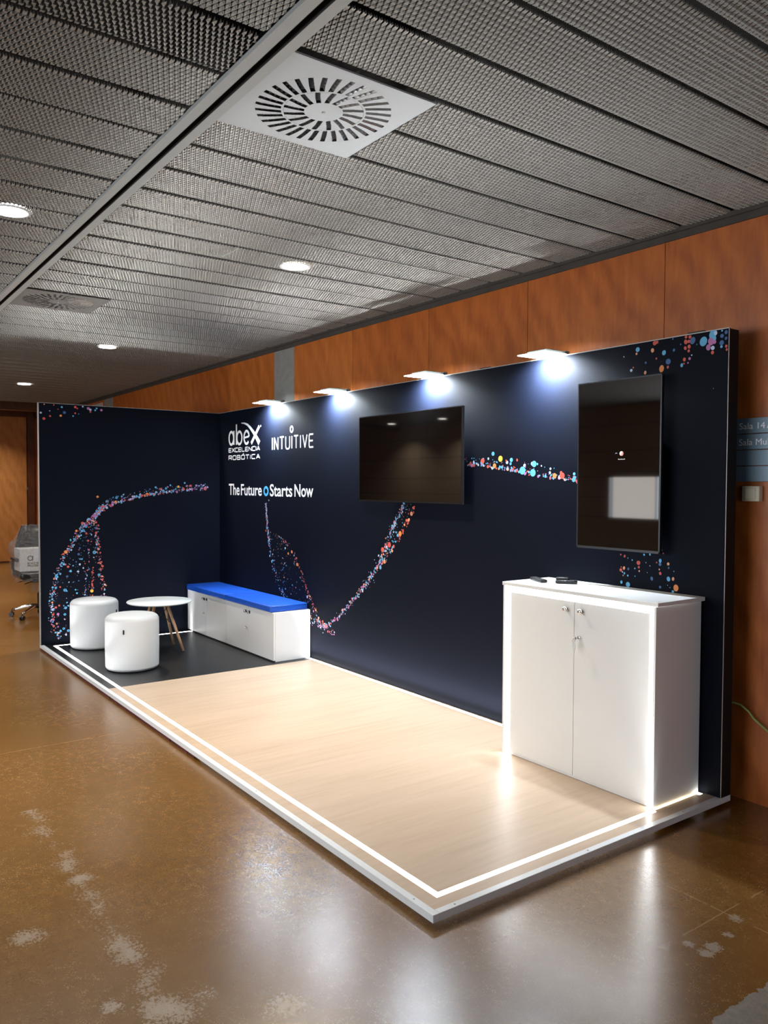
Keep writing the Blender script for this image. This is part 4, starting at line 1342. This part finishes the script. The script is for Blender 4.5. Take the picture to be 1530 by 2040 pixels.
for k in range(4):
    a, b2 = k, (k + 1) % 4
    lo = [feet[q].lerp(tops[q], 0.52) for q in (a, b2)]
    hi = [feet[q].lerp(tops[q], 0.96) for q in (a, b2)]
    br.tube([lo[0], hi[1]], 0.003, 6)
    br.tube([lo[1], hi[0]], 0.003, 6)
br.build('wire_brace', M['black_metal'], tb)

# ================================================================== WALL SIGN, SWITCH, CABLE
sg = thing('room_sign', (6.30, YW, 1.81), 'slate blue slatted room sign on the wood wall beside the stand end', 'sign')
zt = 1.973
for k in range(4):
    z1 = zt - 0.0815 * k - 1.81
    MB().box(-0.37, -0.030, z1 - 0.0785, 0.42, -0.0008, z1 - 0.001, 0, 0.001, 1).build('sign_slat', M['sign_blue'], sg)
SP = lambda q, t: (q[0] - 6.30, -0.0302 - t, q[1] - 1.81)
lt = MB()
text_mesh(lt, 'Sala 14', 5.953, 1.9165, 6.088, 1.9485, SP, 0, 0.0)
lt.build('sign_lettering', M['white_print'], sg)
lt = MB()
text_mesh(lt, 'A', 6.098, 1.9165, 6.124, 1.9485, SP, 0, 0.0)
lt.build('sign_lettering', M['white_print'], sg)
lt = MB()
text_mesh(lt, 'Sala Mul', 5.953, 1.8345, 6.108, 1.8665, SP, 0, 0.0)
lt.build('sign_lettering', M['white_print'], sg)

sw_ = thing('light_switch', (6.022, YW, 1.588), 'small ivory switch box on the wood wall under the blue sign', 'switch')
MB().box(-0.046, -0.036, -0.039, 0.046, -0.0005, 0.039, 0, 0.003, 2).build('box', M['ivory'], sw_)
MB().box(-0.028, -0.040, -0.028, 0.028, -0.0355, 0.028, 0, 0.002, 1).build('rocker', M['ivory'], sw_)

cpts = [(5.80, 0.15, 0.485), (5.90, 0.15, 0.50), (5.957, 0.165, 0.505), (5.99, 0.172, 0.50), (6.03, 0.18, 0.473), (6.055, 0.183, 0.442), (6.135, 0.187, 0.39), (6.22, 0.19, 0.33), (6.32, 0.19, 0.24), (6.42, 0.185, 0.12), (6.5, 0.17, 0.03), (6.6, 0.15, 0.006), (6.85, 0.12, 0.006), (7.4, 0.12, 0.006)]
tag(MB().tube(cpts, 0.005, 10).build('power_cable', M['cable']), 'yellow-green cable drooping from behind the stand across the wood wall', 'cable')

# ================================================================== WRAPPED OFFICE CHAIR
ch = thing('office_chair', (-2.17, -1.40, 0), 'black office chair with chrome star base wrapped in clear film, left of the stand', 'chair')
MB().lathe([(0.042, 0.10), (0.042, 0.15), (0.028, 0.155), (0.028, 0.29)], (0, 0, 0), 20).build('gas_column', M['black_metal'], ch)
MB().lathe([(0.015, 0.285), (0.015, 0.43)], (0, 0, 0), 16).build('piston', M['chrome'], ch)
for k in range(5):
    a = math.radians(-120 + 72 * k)
    c, s = math.cos(a), math.sin(a)
    leg = MB()
    pts = [(0.03 * c, 0.03 * s, 0.135), (0.15 * c, 0.15 * s, 0.125), (0.28 * c, 0.28 * s, 0.09), (0.33 * c, 0.33 * s, 0.078)]
    leg.tube(pts, 0.024, 12, 0, 0.015)
    lg = leg.build('base_leg', M['chrome'], ch)
    cs = MB()
    px, py = 0.335 * c, 0.335 * s
    cs.lathe([(0.008, 0.03), (0.008, 0.075)], (px, py, 0), 10)
    for e in (-1, 1):
        ux, uy = -s, c
        n = 18
        vs = []
        for q in (0.006, 0.024):
            for j in range(n):
                t_ = 2 * PI * j / n
                vs.append((px + ux * e * q + c * 0.027 * math.cos(t_), py + uy * e * q + s * 0.027 * math.cos(t_), 0.027 + 0.027 * math.sin(t_)))
        cs.add(vs, [tuple(range(n)), tuple(range(n, 2 * n))] + [(j, (j + 1) % n, n + (j + 1) % n, n + j) for j in range(n)])
    cs.build('caster', M['black_plastic'], lg)
se = MB().box(-0.25, -0.265, 0.475, 0.25, 0.265, 0.575, 0, 0.04, 4)
se.build('seat', M['black_leather'], ch)
mc = MB().box(-0.12, -0.11, 0.43, 0.12, 0.11, 0.476, 0, 0.012, 2)
mc.build('seat_mechanism', M['black_plastic'], ch)
lv = MB()
lv.tube([(0.02, -0.08, 0.452), (0.05, -0.2, 0.448), (0.06, -0.255, 0.440)], 0.006, 8)
lv.tube([(0.06, -0.06, 0.448), (0.12, -0.16, 0.432), (0.13, -0.20, 0.420)], 0.006, 8)
lv.build('lever', M['black_plastic'], ch)
bk = MB()
bm = bmesh.new()
bmesh.ops.create_grid(bm, x_segments=12, y_segments=16, size=0.5)
vs = [(p.co.x, p.co.y) for p in bm.verts]
fs = [[q.index for q in f_.verts] for f_ in bm.faces]
bm.free()
front, rear = [], []
for (u, v) in vs:
    wv_ = 0.235 - 0.13 * max(0.0, v) ** 1.4 * 1.6
    y = 2 * u * wv_
    z = 0.84 + v * 0.53
    curve = -0.20 - 0.06 * (v + 0.5) + 0.05 * (2 * u) ** 2
    rim = 0.035 * (1 - max(abs(2 * u), abs(2 * v)) ** 6)
    front.append((curve + rim, y, z))
    rear.append((curve - 0.02 - rim * 0.4, y, z))
bk.add(front, fs, 0, True)
bk.add(rear, [list(reversed(f_)) for f_ in fs], 0, True)
bk.build('backrest', M['black_leather'], ch)
for e in (-1, 1):
    ar = MB()
    ar.tube([(-0.16, e * 0.24, 0.50), (-0.16, e * 0.275, 0.60), (-0.12, e * 0.275, 0.70), (0.12, e * 0.275, 0.70)], 0.014, 10)
    ar.box(-0.14, e * 0.275 - 0.028, 0.70, 0.14, e * 0.275 + 0.028, 0.73, 0, 0.010, 3)
    ar.build('armrest', M['black_plastic'], ch)
# loose film around chair and carton
fm = MB()
NR, NA = 16, 56
rg2 = random.Random(3)
ring_v = []
for i in range(NR):
    k = i / (NR - 1)
    z = 0.455 + 0.665 * k
    if k < 0.12:
        ax, ay = 0.27 + 0.2 * k, 0.275 + 0.25 * k
    elif k < 0.62:
        ax, ay = 0.30, 0.305
    else:
        q = (k - 0.62) / 0.38
        ax, ay = 0.30 - 0.19 * q, 0.32 - 0.185 * q ** 0.9
    if abs(k - 0.6) < 0.07:
        ay += 0.03
    cx = -0.02 - (0.20 * ((k - 0.62) / 0.38) if k > 0.62 else 0)
    for j in range(NA):
        a = 2 * PI * j / NA
        c, s = math.cos(a), math.sin(a)
        wr_ = 1 + 0.03 * math.sin(7 * a + 9 * k) + rg2.uniform(-0.025, 0.025)
        sx_ = math.copysign(abs(c) ** 0.6, c)
        sy_ = math.copysign(abs(s) ** 0.6, s)
        ring_v.append((cx + ax * sx_ * wr_, ay * sy_ * wr_, z + rg2.uniform(-0.012, 0.012)))
fs = []
for i in range(NR - 1):
    for j in range(NA):
        a, b2 = i * NA + j, i * NA + (j + 1) % NA
        fs.append((a, b2, b2 + NA, a + NA))
fm.add(ring_v, fs, 0, True)
# torn tail of film hanging below the seat
tail = []
for i in range(8):
    for j in range(4):
        tail.append((0.10 + 0.02 * math.sin(i * 1.3 + j), -0.14 + 0.035 * j + 0.02 * math.sin(i) + i * 0.008, 0.47 - 0.026 * i + 0.01 * math.sin(j * 2 + i)))
fm.add(tail, [(i * 4 + j, i * 4 + j + 1, i * 4 + j + 5, i * 4 + j + 4) for i in range(7) for j in range(3)], 0, True)
fo = fm.build('film_wrap', M['film'], ch)
fo['label'] = 'crinkled clear stretch film'

ct = thing('carton', (-2.17, -1.40, 0.577), 'white printed carton packed on the wrapped office chair seat', 'box')
MB().box(-0.12, -0.262, 0.0, 0.20, 0.262, 0.270, 0, 0.003, 1).build('box', M['carton'], ct)
KP = lambda q, t: (0.2002 + t, q[0], q[1])
lt = MB()
stroke(lt, arc(-0.148, 0.158, 0.026, 0.026, 0, 360, 20)[:-1], 0.009, KP, closed=True)
stroke(lt, [(-0.120, 0.185), (-0.120, 0.131)], 0.009, KP)
stroke(lt, [(-0.100, 0.205), (-0.100, 0.131)], 0.009, KP)
stroke(lt, arc(-0.072, 0.158, 0.026, 0.026, 0, 360, 20)[:-1], 0.009, KP, closed=True)
techno(lt, 'EXCELENCIA', -0.175, 0.12, 0.088, 0.106, KP, 0.005, 0.3)
techno(lt, 'ROBÓTICA', -0.175, 0.12, 0.058, 0.076, KP, 0.005, 0.4)
lt.build('carton_lettering', M['ink'], ct)
pp = MB().box(0.2004, -0.105, 0.125, 0.2016, 0.10, 0.262).build('address_sheet', M['paper'], ct)

# everything standing on the deck clears its trim and strip lenses by a millimetre
for o in list(COL.objects):
    if o.parent is None and o.name.split('.')[0] in ('storage_cabinet', 'low_cabinet', 'pouf_stool', 'round_side_table', 'bench_cushion', 'key_with_tag', 'remote_control'):
        o.location.z += 0.001
